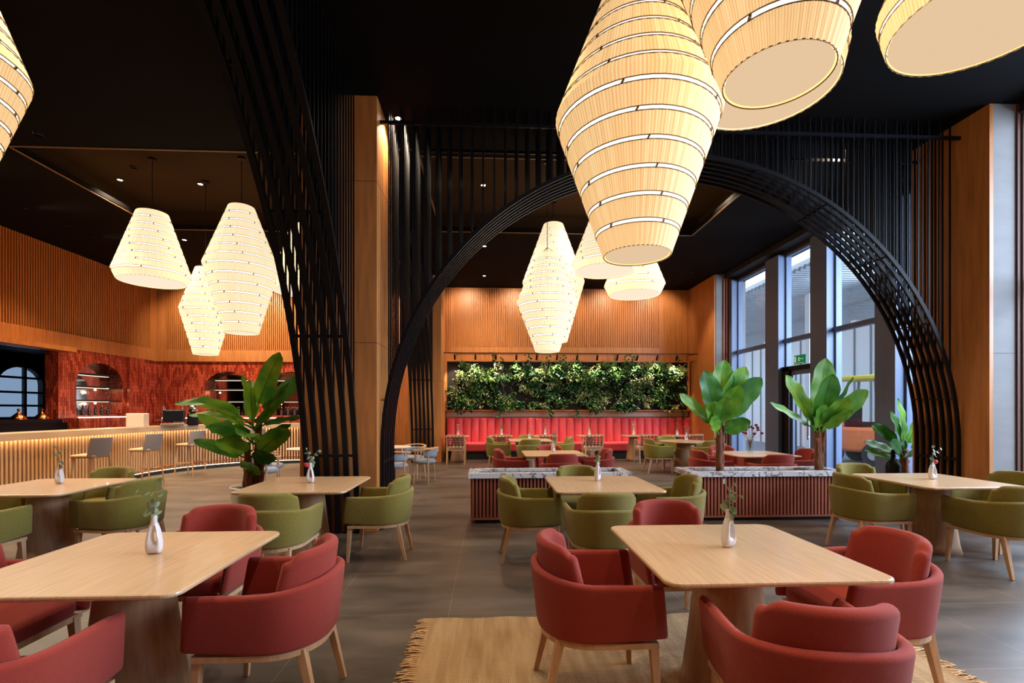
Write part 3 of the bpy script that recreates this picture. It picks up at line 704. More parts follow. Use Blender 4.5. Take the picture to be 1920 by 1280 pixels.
RG = .008
NEAR = [
 # table, x, y, z, label, chairs[(side, colour, dx, dy, label)]
 ('T1', 1.28, 2.53, RG, 'square wood table standing on the jute rug', [
   ('W', 'red', .55, 2.55, 'red armchair on the jute rug, turned side on beside the walkway', 0),
   ('N', 'red', 1.28, 3.27, 'red armchair at the planter side of the rug table, only its back showing', 0),
   ('E', 'red', 2.02, 2.53, 'red armchair on the window side of the rug table, seat facing us', 0),
   ('S', 'red', 1.23, 1.83, 'red armchair with its back to us, in front of the rug table', R(-6))]),
 ('T2', -1.8, 2.53, 0, 'square wood table with red armchairs on bare tiles', [
   ('W', 'red', -2.55, 2.53, 'red armchair on the bar side of the red chair table on bare tiles', 0),
   ('N', 'red', -1.87, 3.27, 'red armchair tucked behind the table on bare tiles, upper back showing', 0),
   ('E', 'red', -1.1, 2.53, 'red armchair on bare tiles beside the central walkway, seen from its side', 0),
   ('S', 'red', -1.85, 1.83, 'red armchair cut off by the picture corner, its back to us', 0)]),
 ('T3', 1.13, 4.87, 0, 'square wood table with four green armchairs before the small planter', [
   ('W', 'green', .4, 4.87, 'green armchair on the walkway side of the table before the small planter', 0),
   ('N', 'green', 1.05, 5.6, 'green armchair between the table and the small planter', 0),
   ('E', 'green', 1.87, 4.87, 'green armchair between the small planter table and the long planter, facing the table', 0),
   ('S', 'green', .98, 4.13, 'green armchair with its back to us behind the rug table', 0)]),
 ('T4', -1.85, 4.98, 0, 'square wood table in front of the wooden column', [
   ('E', 'green', -1.12, 5.02, 'green armchair beside the wooden column, side on to the walkway', 0),
   ('S', 'green', -1.85, 4.25, 'green armchair with its back to us at the wooden column table', 0)]),
 ('T5', -4.35, 4.95, 0, 'square wood table in front of the bar, at the picture edge', [
   ('W', 'green', -5.08, 4.95, 'green armchair on the bar side of the picture edge table, mostly out of frame', 0),
   ('N', 'green', -4.42, 5.69, 'green armchair between the picture edge table and the bar stools', 0),
   ('E', 'green', -3.62, 4.95, 'green armchair on the column side of the picture edge table', R(-8)),
   ('S', 'green', -4.4, 4.22, 'green armchair with its back to us at the picture edge table near the bar', 0)]),
 ('T6', 4.75, 4.95, 0, 'square wood table beside the stone faced pier near the windows', [
   ('W', 'green', 4.02, 4.95, 'green armchair between the long planter and the table by the stone pier', 0),
   ('N', 'green', 4.6, 5.68, 'green armchair behind the stone pier table, before the window', 0),
   ('E', 'green', 5.55, 4.98, 'green armchair closest to the stone pier, cut by the picture edge', 0),
   ('S', 'green', 4.8, 4.3, 'green armchair with its back to us at the stone pier table', 0)]),
 ('T7', 1.0, 12.0, 0, 'wood table with green armchairs just before the red banquette', [
   ('W', 'green', .22, 12.1, 'green armchair nearest the back pier, before the banquette', 0),
   ('N', 'green', 1.0, 12.74, 'green armchair facing us close to the banquette tables', 0),
   ('E', 'green', 1.8, 12.0, 'green armchair facing the back pier, before the banquette', 0),
   ('S', 'green', .95, 11.3, 'green armchair with its back to us behind the far red chairs', 0)]),
 ('T8', 1.1, 8.3, 0, 'wood table with red armchairs right behind the small planter', [
   ('W', 'red', .37, 8.3, 'red armchair behind the small planter, nearest the walkway', 0),
   ('N', 'red', 1.15, 9.04, 'red armchair facing us at the table behind the small planter', 0),
   ('E', 'red', 1.84, 8.3, 'red armchair seen above the gap between the two planters', 0),
   ('S', 'red', 1.13, 7.58, 'red armchair with its back to us just behind the small planter', 0)]),
 ('T10', 4.55, 8.05, 0, 'wood table with red armchairs between the two planter banana plants', [
   ('W', 'red', 3.75, 8.05, 'red armchair behind the banana plant nearer the banquette', 0),
   ('N', 'red', 4.4, 8.78, 'red armchair facing us near the window wall behind the long planter', 0),
   ('E', 'red', 5.32, 8.1, 'red armchair behind the banana plant nearer the glass door', 0),
   ('S', 'red', 4.44, 7.34, 'red armchair with its back to us just behind the long planter', 0)]),
]
for nm, x, y, z, lab, cs in NEAR:
    table('square', x, y, lab, z=z)
    for side, colr, cx, cy, cl, dr in cs: chair(colr, cx, cy, side, cl, ('red' if colr == 'red' else 'green')+' armchairs around the dining tables', z, dr)
table('round', 4.68, 11.4, 'round wood table before the banquette near the windows', 'round wood table', round_=True, w_=.55, d_=.55)
for side, x, y, lab, dr in (('W', 4.02, 11.35, 'green armchair side on at the round table, on the banquette aisle', 0), ('N', 4.6, 12.15, 'green armchair facing us behind the round table', 0), ('E', 5.42, 11.5, 'green armchair at the round table on the window side', 0), ('S', 4.95, 10.65, 'green armchair with its back to us at the round table', R(8))):
    chair('green', x, y, side, lab, 'green armchairs around the dining tables', 0, dr)
vase_at(-1.75, 2.59, .75, 'the table with red chairs on bare tiles', 4, .15, False)
vase_at(1.29, 2.54, .75+RG, 'the table on the jute rug', 1, .35)
vase_at(-4.38, 5.1, .75, 'the picture edge table near the bar', 2, 0, False)
vase_at(-1.84, 5.02, .75, 'the wooden column table', 3)
vase_at(1.14, 5.03, .75, 'the table before the small planter', 8, .9, False)
vase_at(4.78, 4.97, .75, 'the stone pier table', 5)
vase_at(1.0, 12.0, .75, 'the green chair table before the banquette', 6, 0, False)
vase_at(1.13, 8.5, .75, 'the table behind the small planter', 12, .8, False)
vase_at(4.75, 11.4, .75, 'the round table near the windows', 7, 0, False)
# bouquet by the window
t_ = thing('glass_vase', 'small clear vase on the red chair table by the window', 'vase', (4.5, 8.1, .75)); g = MB(); g.lathe([(.04, 0), (.045, .01), (.045, .16), (.035, .2), (.042, .22)], 18, cap=False); g.build('glass_body', M['glass'], t_, smooth=True)
t_ = thing('flower_bouquet', 'loose bouquet of dusky wine red flowers in the clear vase by the window', 'flowers', (4.5, 8.1, .77)); rnd = random.Random(3); g = MB(); hs = []
for k in range(16):
    az = rnd.uniform(0, 6.28); r_ = rnd.uniform(.02, .26); z = .5-r_*.6+rnd.uniform(-.08, .05); p = Vector((r_*cos(az), r_*sin(az), z)); hs.append(p); g.sweep([Vector((0, 0, .02)), Vector((p.x*.2, p.y*.2, .2)), p], .003, n=5)
g.build('stems', M['twig'], t_)
for p in hs:
    g = MB(); g.lathe([(.005, -.02), (.022, -.012), (.03, .005), (.02, .02), (.006, .026)], 10, p); g.build('blossom', M['flower_dusk'], t_, smooth=True)

# ------------------------------------------------------------------ banquette, back tables, woven chairs
t_ = thing('banquette', 'long red channel tufted banquette under the planted wall', 'bench', (0, 0, 0))
x = -1.32; k = 0; wch = .2488
while x < 6.3:
    g = MB(); rows = []
    for (zz, dy) in ((.40, 0), (.45, .0), (1.2, .06), (1.245, .08), (1.25, .12)):
        row = []
        for j in range(9):
            u = j/8; bul = .06*sqrt(max(0, 1-(2*u-1)**2)); row.append((x+.003+(wch-.006)*u, 14.94+dy-bul, zz))
        rows.append(row)
    g.grid(rows); g.build('back_channel', M['banquette'], t_, smooth=True); x += wch
g = MB(); g.box((-1.32, 15.0, .3), (6.38, 15.14, 1.25)); g.build('backrest', M['banquette'], t_, bevel=.02)
g = MB(); g.box((-1.32, 14.42, .24), (6.38, 15.0, .5)); g.build('seat', M['banquette'], t_, bevel=.05)
g = MB(); g.box((-1.3, 14.5, 0), (6.36, 15.1, .24)); g.build('plinth', M['dark'], t_)
def make_woven():
    t_ = thing('woven_chair', '', 'chair')
    for sx in (-1, 1):
        g = MB(); g.sweep([(sx*.24, -.26, 0), (sx*.24, -.22, .42), (sx*.24, -.27, .8)], .016, n=6); g.build('back_leg', M['leg_wood'], t_)
        g = MB(); g.sweep([(sx*.25, .24, 0), (sx*.25, .22, .64)], .015, n=6); g.build('front_leg', M['leg_wood'], t_)
        g = MB(); g.box((sx*.25-.02, -.24, .63), (sx*.25+.02, .25, .655)); g.build('arm', M['leg_wood'], t_)
    g = MB(); g.box((-.24, -.29, .78), (.24, -.255, .82)); g.box((-.24, -.26, .46), (.24, -.225, .49)); g.box((-.25, -.22, .38), (.25, .22, .41)); g.build('frame', M['leg_wood'], t_)
    g = MB(); rbox(g, -.23, .23, -.2, .24, .41, .47, .02); g.build('seat', M['cream'], t_, smooth=True)
    for i in range(5):
        x = -.19+i*.095; g = MB(); g.sweep([(x-.0, -.25, .48), (x, -.275, .63), (x, -.275, .79)], .02, .005, n=4, up=Vector((0, 1, 0))); g.build('strap', M['red_strap'], t_)
    for i in range(4):
        z = .53+i*.065; g = MB(); g.box((-.225, -.285, z), (.225, -.26, z+.016)); g.build('cross_strap', M['strap'], t_)
    return t_
side = ['nearest the back pier', 'second from the back pier', 'third from the back pier', 'third from the window', 'second from the window', 'nearest the window']
for i, x in enumerate((-.93, .33, 1.6, 2.9, 4.22, 5.52)):
    table('bistro', x, 13.95, 'small wood table at the banquette, '+side[i], 'small tables along the banquette', w_=.34, d_=.36, br=.22, tr=.12)
    place('woven', make_woven, (x+(0 if i < 4 else .2), 13.42, 0), 0, 'woven strap back wooden chair at the banquette table '+side[i], 'woven chairs along the banquette')
    vase_at(x+.02, 13.95, .75, 'the banquette table '+side[i], i+20, 0, False)

# ------------------------------------------------------------------ cane armchairs and small round tables
def make_cane():
    t_ = thing('curved_wood_chair', '', 'chair')
    for a in (40, 140):
        g = MB(); c = R(a); g.sweep([(.25*cos(c), .24*sin(c), 0), (.22*cos(c), .21*sin(c), .45), (.27*cos(c), .2*sin(c), .66)], .016, n=6); g.build('front_leg', M['leg_wood'], t_)
    for a in (215, 325):
        g = MB(); c = R(a); g.sweep([(.27*cos(c), .28*sin(c), 0), (.23*cos(c), .24*sin(c), .45), (.26*cos(c), .27*sin(c), .7)], .016, n=6); g.build('back_leg', M['leg_wood'], t_)
    g = MB(); g.lathe([(.2, .4), (.235, .42), (.24, .46), (.2, .485), (.05, .49)], 24); g.build('seat', M['blue_fabric'], t_, smooth=True)
    g = MB(); g.sweep([(.27*cos(R(a)), .27*sin(R(a)), .68+.04*max(0, -sin(R(a)))) for a in range(150, 400, 12)], .03, .015, n=8); g.build('top_rail', M['leg_wood'], t_, smooth=True)
    g = MB(); g.sweep([(.245*cos(R(a)), .245*sin(R(a)), .6) for a in range(200, 346, 12)], .02, .075, n=8); g.build('back_pad', M['blue_fabric'], t_, smooth=True)
    return t_
def make_small_table():
    t_ = thing('small_round_table', '', 'table'); g = MB(); g.lathe([(.0, .75), (.33, .75), (.34, .74), (.33, .725), (0, .72)], 32, cap=False); g.build('tabletop', M['cream'], t_, smooth=False)
    g = MB(); g.lathe([(.02, .72), (.02, .03), (.2, .02), (.21, 0)], 20); g.build('pedestal', M['dark'], t_); return t_
place('smalltable', make_small_table, (-1.95, 9.95, 0), 0, 'small round pale table just behind the wooden column beside the walkway', 'small round pale tables')
place('smalltable', make_small_table, (-3.62, 9.6, 0), 0, 'small round pale table half hidden by the column near the bar', 'small round pale tables')
for x, y, rz, lb in ((-1.8, 9.25, R(0), 'curved wooden chair with grey seat nearest us behind the column'), (-1.35, 10.0, R(80), 'curved wooden chair with grey seat standing out into the walkway'), (-1.7, 10.75, R(160), 'curved wooden chair with grey seat on the far side of the round table'),
                     (-4.15, 9.3, R(-70), 'curved wooden chair with grey seat behind the potted banana plant'), (-3.95, 8.6, R(-20), 'curved wooden chair with its back to us beside the banana pot')):
    place('cane', make_cane, (x, y, 0), rz, lb, 'curved wooden chairs around the small round tables')

# ------------------------------------------------------------------ bar counter and stools
path = [(-7.6, 2.0+i*.5) for i in range(18)]+[(-4.9-2.7*cos(pi/2*i/16), 11.0+2.7*sin(pi/2*i/16)) for i in range(1, 17)]+[(-4.9+i*.5, 13.7) for i in range(1, 5)]
def offs(d_):
    out = []
    for i, p in enumerate(path):
        a = Vector(path[max(0, i-1)]); b_ = Vector(path[min(len(path)-1, i+1)]); t = (b_-a).normalized(); out.append((p[0]-t.y*d_, p[1]+t.x*d_))
    return out
B = thing('bar_counter', 'long curved bar counter with ribbed wood front and glowing edges', 'counter')
def ribbon(d0, d1, z0, z1):
    g = MB(); a = offs(d0); b_ = offs(d1); g.grid([[(p[0], p[1], z0), (q[0], q[1], z0), (q[0], q[1], z1), (p[0], p[1], z1)] for p, q in zip(a, b_)], closed=True)
    n = len(a); g.add([(a[0][0], a[0][1], z0), (b_[0][0], b_[0][1], z0), (b_[0][0], b_[0][1], z1), (a[0][0], a[0][1], z1)], [(0, 1, 2, 3)]); g.add([(a[-1][0], a[-1][1], z0), (b_[-1][0], b_[-1][1], z0), (b_[-1][0], b_[-1][1], z1), (a[-1][0], a[-1][1], z1)], [(0, 1, 2, 3)]); return g
M['bar_top'] = mat('bar_top', s2l(214, 184, 150), .25, noise=.3, nscale=3, stretch=(1, .4, 1))
ribbon(-.03, .56, 1.05, 1.12).build('worktop', M['bar_top'], B)
ribbon(.1, .52, .1, 1.05).build('body', M['wood_gap'], B)
ribbon(.16, .5, 0, .1).build('plinth', M['dark'], B)
ribbon(-.03, -.015, 1.01, 1.05).build('front_lip', M['bar_top'], B); ribbon(.005, .02, 1.036, 1.048).build('light_strip', M['led'], B); ribbon(.12, .135, .085, .099).build('kick_light', M['led_kick'], B)
g = MB(); fr = offs(.1); L = 0; nxt = 0
for i in range(len(fr)-1):
    a = Vector(fr[i]); b_ = Vector(fr[i+1]); d_ = (b_-a); sl = d_.length; u = d_/sl; nn = Vector((u.y, -u.x))
    while nxt < L+sl:
        p = a+u*(nxt-L); q = p+u*.036
        v = [(p.x, p.y), (q.x, q.y), (q.x+nn.x*.035, q.y+nn.y*.035), (p.x+nn.x*.035, p.y+nn.y*.035)]
        g.add([(x, y, .12) for x, y in v]+[(x, y, 1.0) for x, y in v], [(0, 3, 2, 1), (4, 5, 6, 7), (0, 1, 5, 4), (1, 2, 6, 5), (2, 3, 7, 6), (3, 0, 4, 7)]); nxt += .072
    L += sl
M['bar_slat'] = mat('bar_slat', s2l(226, 182, 132), .45, noise=.15, nscale=4, stretch=(5, 5, .5)); g.build('ribbed_front', M['bar_slat'], B)
g = MB(); g.sweep([(p[0], p[1], .2) for p in offs(-.12)][12:], .014, n=8); g.build('foot_rail', M['copper'], B)
def make_stool():
    t_ = thing('bar_stool', '', 'stool')
    g = MB(); rbox(g, -.21, .21, -.2, .22, .68, .74, .025); g.build('seat', M['leg_wood'], t_, smooth=True)
    g = MB(); rows = []
    for i in range(15):
        a = R(-62+124*i/14); rr = .24
        row = []
        for (q, z) in section(.035, .34): row.append(((rr+q)*sin(a), -(rr+q)*cos(a)*.85-.01-.06*(z/.34), .69+z))
        rows.append(row)
    g.grid(capped(rows, .035), closed=True); g.build('backrest', M['grey_fabric'], t_, smooth=True)
    for sx in (-1, 1):
        for sy in (-1, 1):
            g = MB(); g.sweep([(sx*.17, sy*.16, .69), (sx*.21, sy*.22, 0)], .017, n=6, rad=[1, .7]); g.build('leg', M['leg_wood'], t_)
    for z, k in ((.26, .195), (.28, .19)):
        g = MB(); g.box((-k, .19, z-.012), (k, .21, z+.012)); g.build('foot_bar', M['leg_wood'], t_)
        break
    for q in (-.2, .185):
        g = MB(); g.box((q, -.2, .3), (q+.015, .2, .32)); g.build('stretcher', M['leg_wood'], t_)
    return t_
for x, y, rz, lb in ((-6.85, 8.6, pi/2, 'grey backed bar stool furthest from the plant'), (-6.85, 9.9, pi/2, 'middle grey backed bar stool of the three in clear view'), (-6.83, 11.3, R(84), 'grey backed bar stool whose back touches the banana leaves in view'), (-6.0, 12.5, R(40), 'grey backed bar stool hidden behind the banana plant')):
    place('stool', make_stool, (x, y, 0), rz, lb, 'bar stools along the counter')
# coffee machine and cream box
t_ = thing('coffee_machine', 'black and chrome espresso machine on the bar counter', 'coffee machine', (-7.48, 11.74, 1.12), R(-60))
g = MB(); g.box((-.3, -.2, .1), (.3, .22, .38)); g.build('body', M['black_metal'], t_, bevel=.03)
g = MB(); g.box((-.3, -.24, 0), (.3, .22, .06)); g.box((-.28, .0, .06), (.28, .2, .12)); g.build('drip_tray', M['chrome'], t_, bevel=.01)
g = MB(); g.box((-.26, -.22, .2), (.1, -.2, .36)); g.build('front_panel', M['chrome'], t_)
for x in (-.15, .12):
    g = MB(); g.lathe([(.035, 0), (.035, .05)], 14, (x, -.2, .12)); g.box((x-.01, -.36, .13), (x+.01, -.22, .15)); g.build('group_head', M['chrome'], t_)
g = MB(); g.sweep([(-.27, -.18, .38), (-.27, -.18, .46), (.27, -.18, .46), (.27, -.18, .38)], .007, n=6); g.sweep([(-.27, .18, .38), (-.27, .18, .46), (.27, .18, .46), (.27, .18, .38)], .007, n=6); g.build('cup_rail', M['chrome'], t_)
t_ = thing('coffee_grinder', 'black coffee grinder beside the espresso machine', 'grinder', (-7.25, 12.1, 1.12), R(-60)); g = MB(); g.box((-.09, -.12, 0), (.09, .12, .3)); g.build('body', M['black_metal'], t_, bevel=.03); g = MB(); g.lathe([(.05, .3), (.1, .36), (.1, .48), (.06, .5)], 16); g.build('hopper', M['chrome'], t_, smooth=True)
g = MB(); g.box((-.2, -.16, 0), (.2, .16, .3)); g.build('x', M['cream'], bevel=.012); o = COL.objects[-1]; o.name = 'display_box'; o.location = (-7.85, 11.1, 1.12); o.rotation_euler = (0, 0, R(-70)); tag(o, 'plain cream box on the bar counter beside the espresso machine', 'box')

# ------------------------------------------------------------------ planters
def planter(x0, x1, y0, y1, lab):
    t_ = thing('planter', lab, 'planter')
    g = MB(); g.box((x0+.03, y0+.03, .06), (x1-.03, y1-.03, .58)); g.build('body', M['terra_gap'], t_)
    g = MB(); slats(g, 'x', y0+.03, x0+.02, x1-.02, .07, .6, pitch=.048, wd=.026, dep=.03, sgn=-1); slats(g, 'x', y1-.03, x0+.02, x1-.02, .07, .6, pitch=.048, wd=.026, dep=.03)
    slats(g, 'y', x0+.03, y0+.02, y1-.02, .07, .6, pitch=.048, wd=.026, dep=.03, sgn=-1); slats(g, 'y', x1-.03, y0+.02, y1-.02, .07, .6, pitch=.048, wd=.026, dep=.03); g.box((x0, y0, .05), (x1, y1, .075))
    g.build('ribbed_cladding', M['terracotta'], t_)
    g = MB(); k = .1; z0, z1 = .6, .665; e = .03
    g.plate([(x0-e, y0-e), (x1+e, y0-e), (x1+e, y1+e), (x0-e, y1+e)], [[(x0+k, y0+k), (x1-k, y0+k), (x1-k, y1-k), (x0+k, y1-k)]], lambda a, b_, d_: (a, b_, d_), z0, z1); g.build('marble_rim', M['marble'], t_)
    g = MB(); g.box((x0+.09, y0+.09, .55), (x1-.09, y1-.09, .63)); g.build('soil', M['soil'], t_)
    g = MB(); g.box((x0+.06, y0+.06, 0), (x1-.06, y1-.06, .06)); g.build('plinth', M['dark'], t_)
planter(-.25, 1.87, 6.33, 6.87, 'short terracotta ribbed planter with marble rim beside the walkway')
planter(2.72, 4.86, 6.33, 6.87, 'long terracotta ribbed planter with marble rim holding two banana plants')

# ------------------------------------------------------------------ banana plants
def leaf(parent, base, th, ph, L, W, droop, m_, tw=0, pet=.22, fold=.22):
    # th: tilt from upright, seen from the door side; ph: lean towards the room; tw: twist of the blade
    g = MB(); d0 = Vector((sin(th)*cos(ph), -sin(ph), cos(th)*cos(ph))); sd = d0.cross(Vector((0, -1, 0)))
    sd = (sd if sd.length > .1 else Vector((1, 0, 0))).normalized(); sd = Matrix.Rotation(tw, 3, d0)@sd
    p = Vector(base); d_ = d0.copy(); n = 12; pts = []
    pl = L*pet
    g.sweep([p, p+d_*pl*.5, p+d_*pl], .011, n=6, rad=[1.5, 1.1, .8]); p = p+d_*pl; st = (L-pl)/n
    rows = []
    for i in range(n+1):
        s_ = i/n; w_ = W*.5*max(.015, 1-abs(2*(.03+.97*s_)**.85-1)**2.7)**.55
        up = sd.cross(d_).normalized(); up = up if (up.y < 0) == (abs(up.y) > .25) or up.z > 0 and abs(up.y) <= .25 else -up
        row = []
        for k in (-1, -.66, -.33, 0, .33, .66, 1):
            wob = .012*sin(s_*17+k*3)*abs(k); row.append(tuple(p+sd*w_*k+up*(abs(k)*w_*fold+wob-.05*w_*k*k)))
        rows.append(row)
        ax = d_.cross(Vector((0, 0, -1)))
        if ax.length > 1e-3: d_ = Matrix.Rotation(droop/n, 3, ax.normalized())@d_
        pts.append(p.copy()); p = p+d_*st
    g.grid(rows)
    g.sweep(pts, .006, n=5, rad=[1-.7*i/n for i in range(n+1)])
    o = g.build('leaf', m_, parent, smooth=True, fix=False); return o
def banana(lab, x, y, z0, trunk, crown_h, leaves, pot=None):
    t_ = thing('banana_plant', lab, 'plant', (x, y, z0))
    for (dx, dy, r, h, tx) in trunk:
        g = MB(); n = 9; pts = [(dx+tx*(i/n)**1.5+.008*sin(i*2.3+dx*50), dy+.006*cos(i*1.9), h*i/n) for i in range(n+1)]; g.sweep(pts, r, n=10, rad=[1.15-.35*i/n+.1*(i % 2) for i in range(n+1)]); g.build('stem', M['trunk'], t_, smooth=True)
    for i, (th, ph, L, W, dr, h, tw) in enumerate(leaves):
        leaf(t_, (.02*sin(R(th)), -.02*sin(R(ph)), h), R(th), R(ph), L, W, R(dr), M['leaf'] if i % 3 != 1 else M['leaf_dark'], R(tw))
    return t_
pot = thing('round_planter_pot', 'white round pot standing behind the wooden column table', 'pot', (-3.18, 6.62, 0))
g = MB(); g.lathe([(.19, 0), (.22, .02), (.265, .25), (.28, .46), (.28, .48), (.255, .48), (.25, .44)], 36, cap=False); g.build('body', M['white_pot'], pot, smooth=True); g = MB(); g.lathe([(.0, .44), (.25, .445)], 24, cap=False); g.build('soil', M['soil'], pot)
banana('tall banana plant in the white pot before the bar', -3.18, 6.62, .44, [(-.09, 0, .038, .62, .02), (.03, .04, .045, .95, .03), (-.02, -.07, .04, .5, -.02), (.11, -.02, .035, .45, .02)], .9,
  [(18, 0, 0.95, 0.252, 8, 0.95, 10), (32, -25, 0.95, 0.218, 15, 0.9, 20), (-52, 10, 0.98, 0.218, 48, 0.86, 55), (-66, 0, 0.85, 0.185, 30, 0.82, 60), (66, 5, 0.72, 0.143, 25, 0.8, 60), (6, 20, 0.62, 0.118, 4, 0.8, 40), (42, 15, 0.7, 0.118, 10, 0.78, 30), (-22, 50, 0.74, 0.302, 40, 0.62, 0), (25, 55, 0.7, 0.302, 45, 0.6, 10), (-46, 15, 0.8, 0.168, 8, 0.5, 30), (-62, 20, 0.72, 0.168, 6, 0.38, 40), (46, 20, 0.78, 0.252, 20, 0.4, 20), (22, 45, 0.5, 0.286, 25, 0.15, 0), (50, 35, 0.62, 0.252, 30, 0.3, 20), (-12, -20, 0.8, 0.218, 20, 0.8, 0), (-30, 40, 0.55, 0.235, 30, 0.42, 20), (38, 10, .82, .12, 4, .8, 60), (-8, 5, .7, .11, 2, .85, 70), (-38, 10, .8, .14, 20, .7, 50), (58, 10, .6, .15, 10, .6, 50)])
banana('banana plant in the long planter nearer the banquette', 3.22, 6.6, .6, [(0, 0, .042, .84, 0), (.045, .02, .03, .68, .02)], .5,
  [(2, 0, 0.941, 0.34, 6, 0.66, 0), (-16, 8, 0.857, 0.32, 8, 0.64, 10), (-47, 5, 0.773, 0.2, 6, 0.62, 25), (20, 0, 0.924, 0.34, 8, 0.66, 10), (33, 5, 0.882, 0.36, 12, 0.66, 15), (-6, 28, 0.554, 0.27, 15, 0.62, 0), (-24, 20, 0.521, 0.26, 15, 0.6, 10), (50, 15, 0.437, 0.24, 20, 0.54, 10), (10, 20, 0.689, 0.3, 12, 0.62, 0), (-32, 30, 0.42, 0.2, 20, 0.54, 20)])
banana('banana plant in the long planter nearer the stone pier', 4.66, 6.6, .6, [(0, 0, .045, .8, -.02), (.04, .02, .035, .62, .06), (-.035, -.03, .028, .5, .0)], .45,
  [(4, 0, 1.015, 0.36, 4, 0.62, 0), (-2, 18, 0.843, 0.34, 8, 0.6, 0), (-33, 5, 0.929, 0.24, 4, 0.62, 15), (-60, 5, 0.843, 0.15, 4, 0.6, 40), (28, 5, 0.877, 0.22, 4, 0.6, 45), (43, 8, 0.843, 0.3, 8, 0.6, 10), (18, 25, 0.619, 0.3, 12, 0.56, 0), (-38, 20, 0.43, 0.15, 10, 0.55, 30), (-14, 25, 0.516, 0.24, 15, 0.56, 10), (34, 25, 0.516, 0.22, 15, 0.56, 20)])
banana('banana plant on the floor between window and stone pier column', 6.62, 7.38, .45, [(0, 0, .06, .42, 0), (.05, .03, .045, .4, .02)], .38,
  [(-2, 0, .88, .26, 12, .36, 30), (-40, 5, .78, .24, 28, .34, 20), (-66, 5, .74, .2, 12, .3, 45), (-74, 10, .78, .18, 4, .22, 50), (-48, 25, .66, .22, 30, .28, 20), (18, 5, .8, .26, 14, .36, 10), (-10, 40, .5, .26, 50, .22, 0), (-22, 10, .8, .22, 20, .36, 30), (35, 20, .7, .24, 30, .3, 10)])
pot = thing('brown_planter_pot', 'brown pot on the floor beside the window by the stone pier', 'pot', (6.62, 7.38, 0)); g = MB(); g.lathe([(.15, 0), (.18, .2), (.2, .44), (.21, .47), (.18, .47), (.17, .44)], 28, cap=False); g.build('body', M['terracotta'], pot, smooth=True); g = MB(); g.lathe([(.0, .44), (.18, .445)], 24, cap=False); g.build('soil', M['soil'], pot)
t_ = thing('floor_bottle', 'tall black bottle shaped vessel on the floor before the window', 'bottle', (6.33, 7.25, 0)); g = MB(); g.lathe([(.09, 0), (.1, .02), (.1, .62), (.08, .68), (.035, .72), (.03, .8)], 24); g.build('body', M['black_metal'], t_, smooth=True); g = MB(); g.lathe([(.02, .8), (.035, .82), (.03, .86), (.01, .88)], 16); g.build('stopper', M['black_metal'], t_, smooth=True)

# ------------------------------------------------------------------ living wall
t_ = thing('living_wall', 'long framed panel of dense green plants above the red banquette', 'plant wall')
g = MB(); g.box((-1.32, 15.02, 1.5), (6.28, 15.18, 3.0)); g.build('backing_panel', M['soil'], t_)
g = MB(); 
for q in (((-1.38, 14.95, 1.47), (6.34, 15.19, 1.5)), ((-1.38, 14.95, 3.0), (6.34, 15.19, 3.03)), ((-1.38, 14.95, 1.5), (-1.32, 15.19, 3.0)), ((6.28, 14.95, 1.5), (6.34, 15.19, 3.0))): g.box(*q)
g.build('frame', M['wood_wall'], t_)
rnd = random.Random(11)
fol = [MB(), MB(), MB()]
clumps = [(rnd.uniform(-1.2, 6.1), rnd.uniform(1.55, 2.95), rnd.choice((0, 0, 1, 1, 2, 2)), rnd.uniform(.08, .26)) for _ in range(290)]  # share of pale leaves raised to put spotlit brightness into the colour
def fleaf(g, p, L, W, d_, nrm):
    s_ = d_.cross(nrm).normalized(); q = p+d_*L*.5; e = p+d_*L-Vector((0, 0, L*.2))
    g.add([p, q+s_*W-nrm*.01, q+nrm*.015, q-s_*W-nrm*.01, e], [(0, 1, 2), (0, 2, 3), (1, 4, 2), (2, 4, 3)])
for cx, cz, kd, rr in clumps:
    for _ in range(34):
        a = rnd.uniform(0, 6.28); r_ = rr*sqrt(rnd.random()); x = cx+r_*cos(a); z = cz+r_*sin(a)*.8
        if x < -1.3 or x > 6.25: continue
        z = min(max(z, 1.48), 3.08); p = Vector((x, 15.0-rnd.uniform(0, .16+.12*(z > 2.4)), z))
        d_ = Vector((rnd.uniform(-1, 1), rnd.uniform(-1, -.1), rnd.uniform(-.9, .6))).normalized(); nrm = Vector((rnd.uniform(-.3, .3), -.5, 1)).normalized()
        L = rnd.uniform(.05, .13)*(1.3 if kd == 0 else 1); W = L*(.16 if kd == 2 else .3)
        fleaf(fol[kd], p, L, W, d_, nrm)
for _ in range(15):   # trailing and upright shoots past the frame
    x = rnd.uniform(-1.2, 6.2); upw = rnd.random() < .62; p = Vector((x, 14.93, 3.0 if upw else 1.5)); k = rnd.choice((0, 1))
    for i in range(rnd.randint(5, 11)):
        d_ = Vector((rnd.uniform(-1, 1), rnd.uniform(-.6, 0), rnd.uniform(-.2, .8) if upw else rnd.uniform(-1, .2))).normalized(); fleaf(fol[k], p+Vector((rnd.uniform(-.05, .05), 0, 0)), .11, .035, d_, Vector((0, -.8, .5)).normalized())
        p = p+Vector((rnd.uniform(-.03, .03), -.004, .024 if upw else -.022))
for g, mm, nm in ((fol[0], 'fol1', 'dark_foliage'), (fol[1], 'fol2', 'green_foliage'), (fol[2], 'fol3', 'pale_foliage')): g.build(nm, M[mm], t_, fix=False)
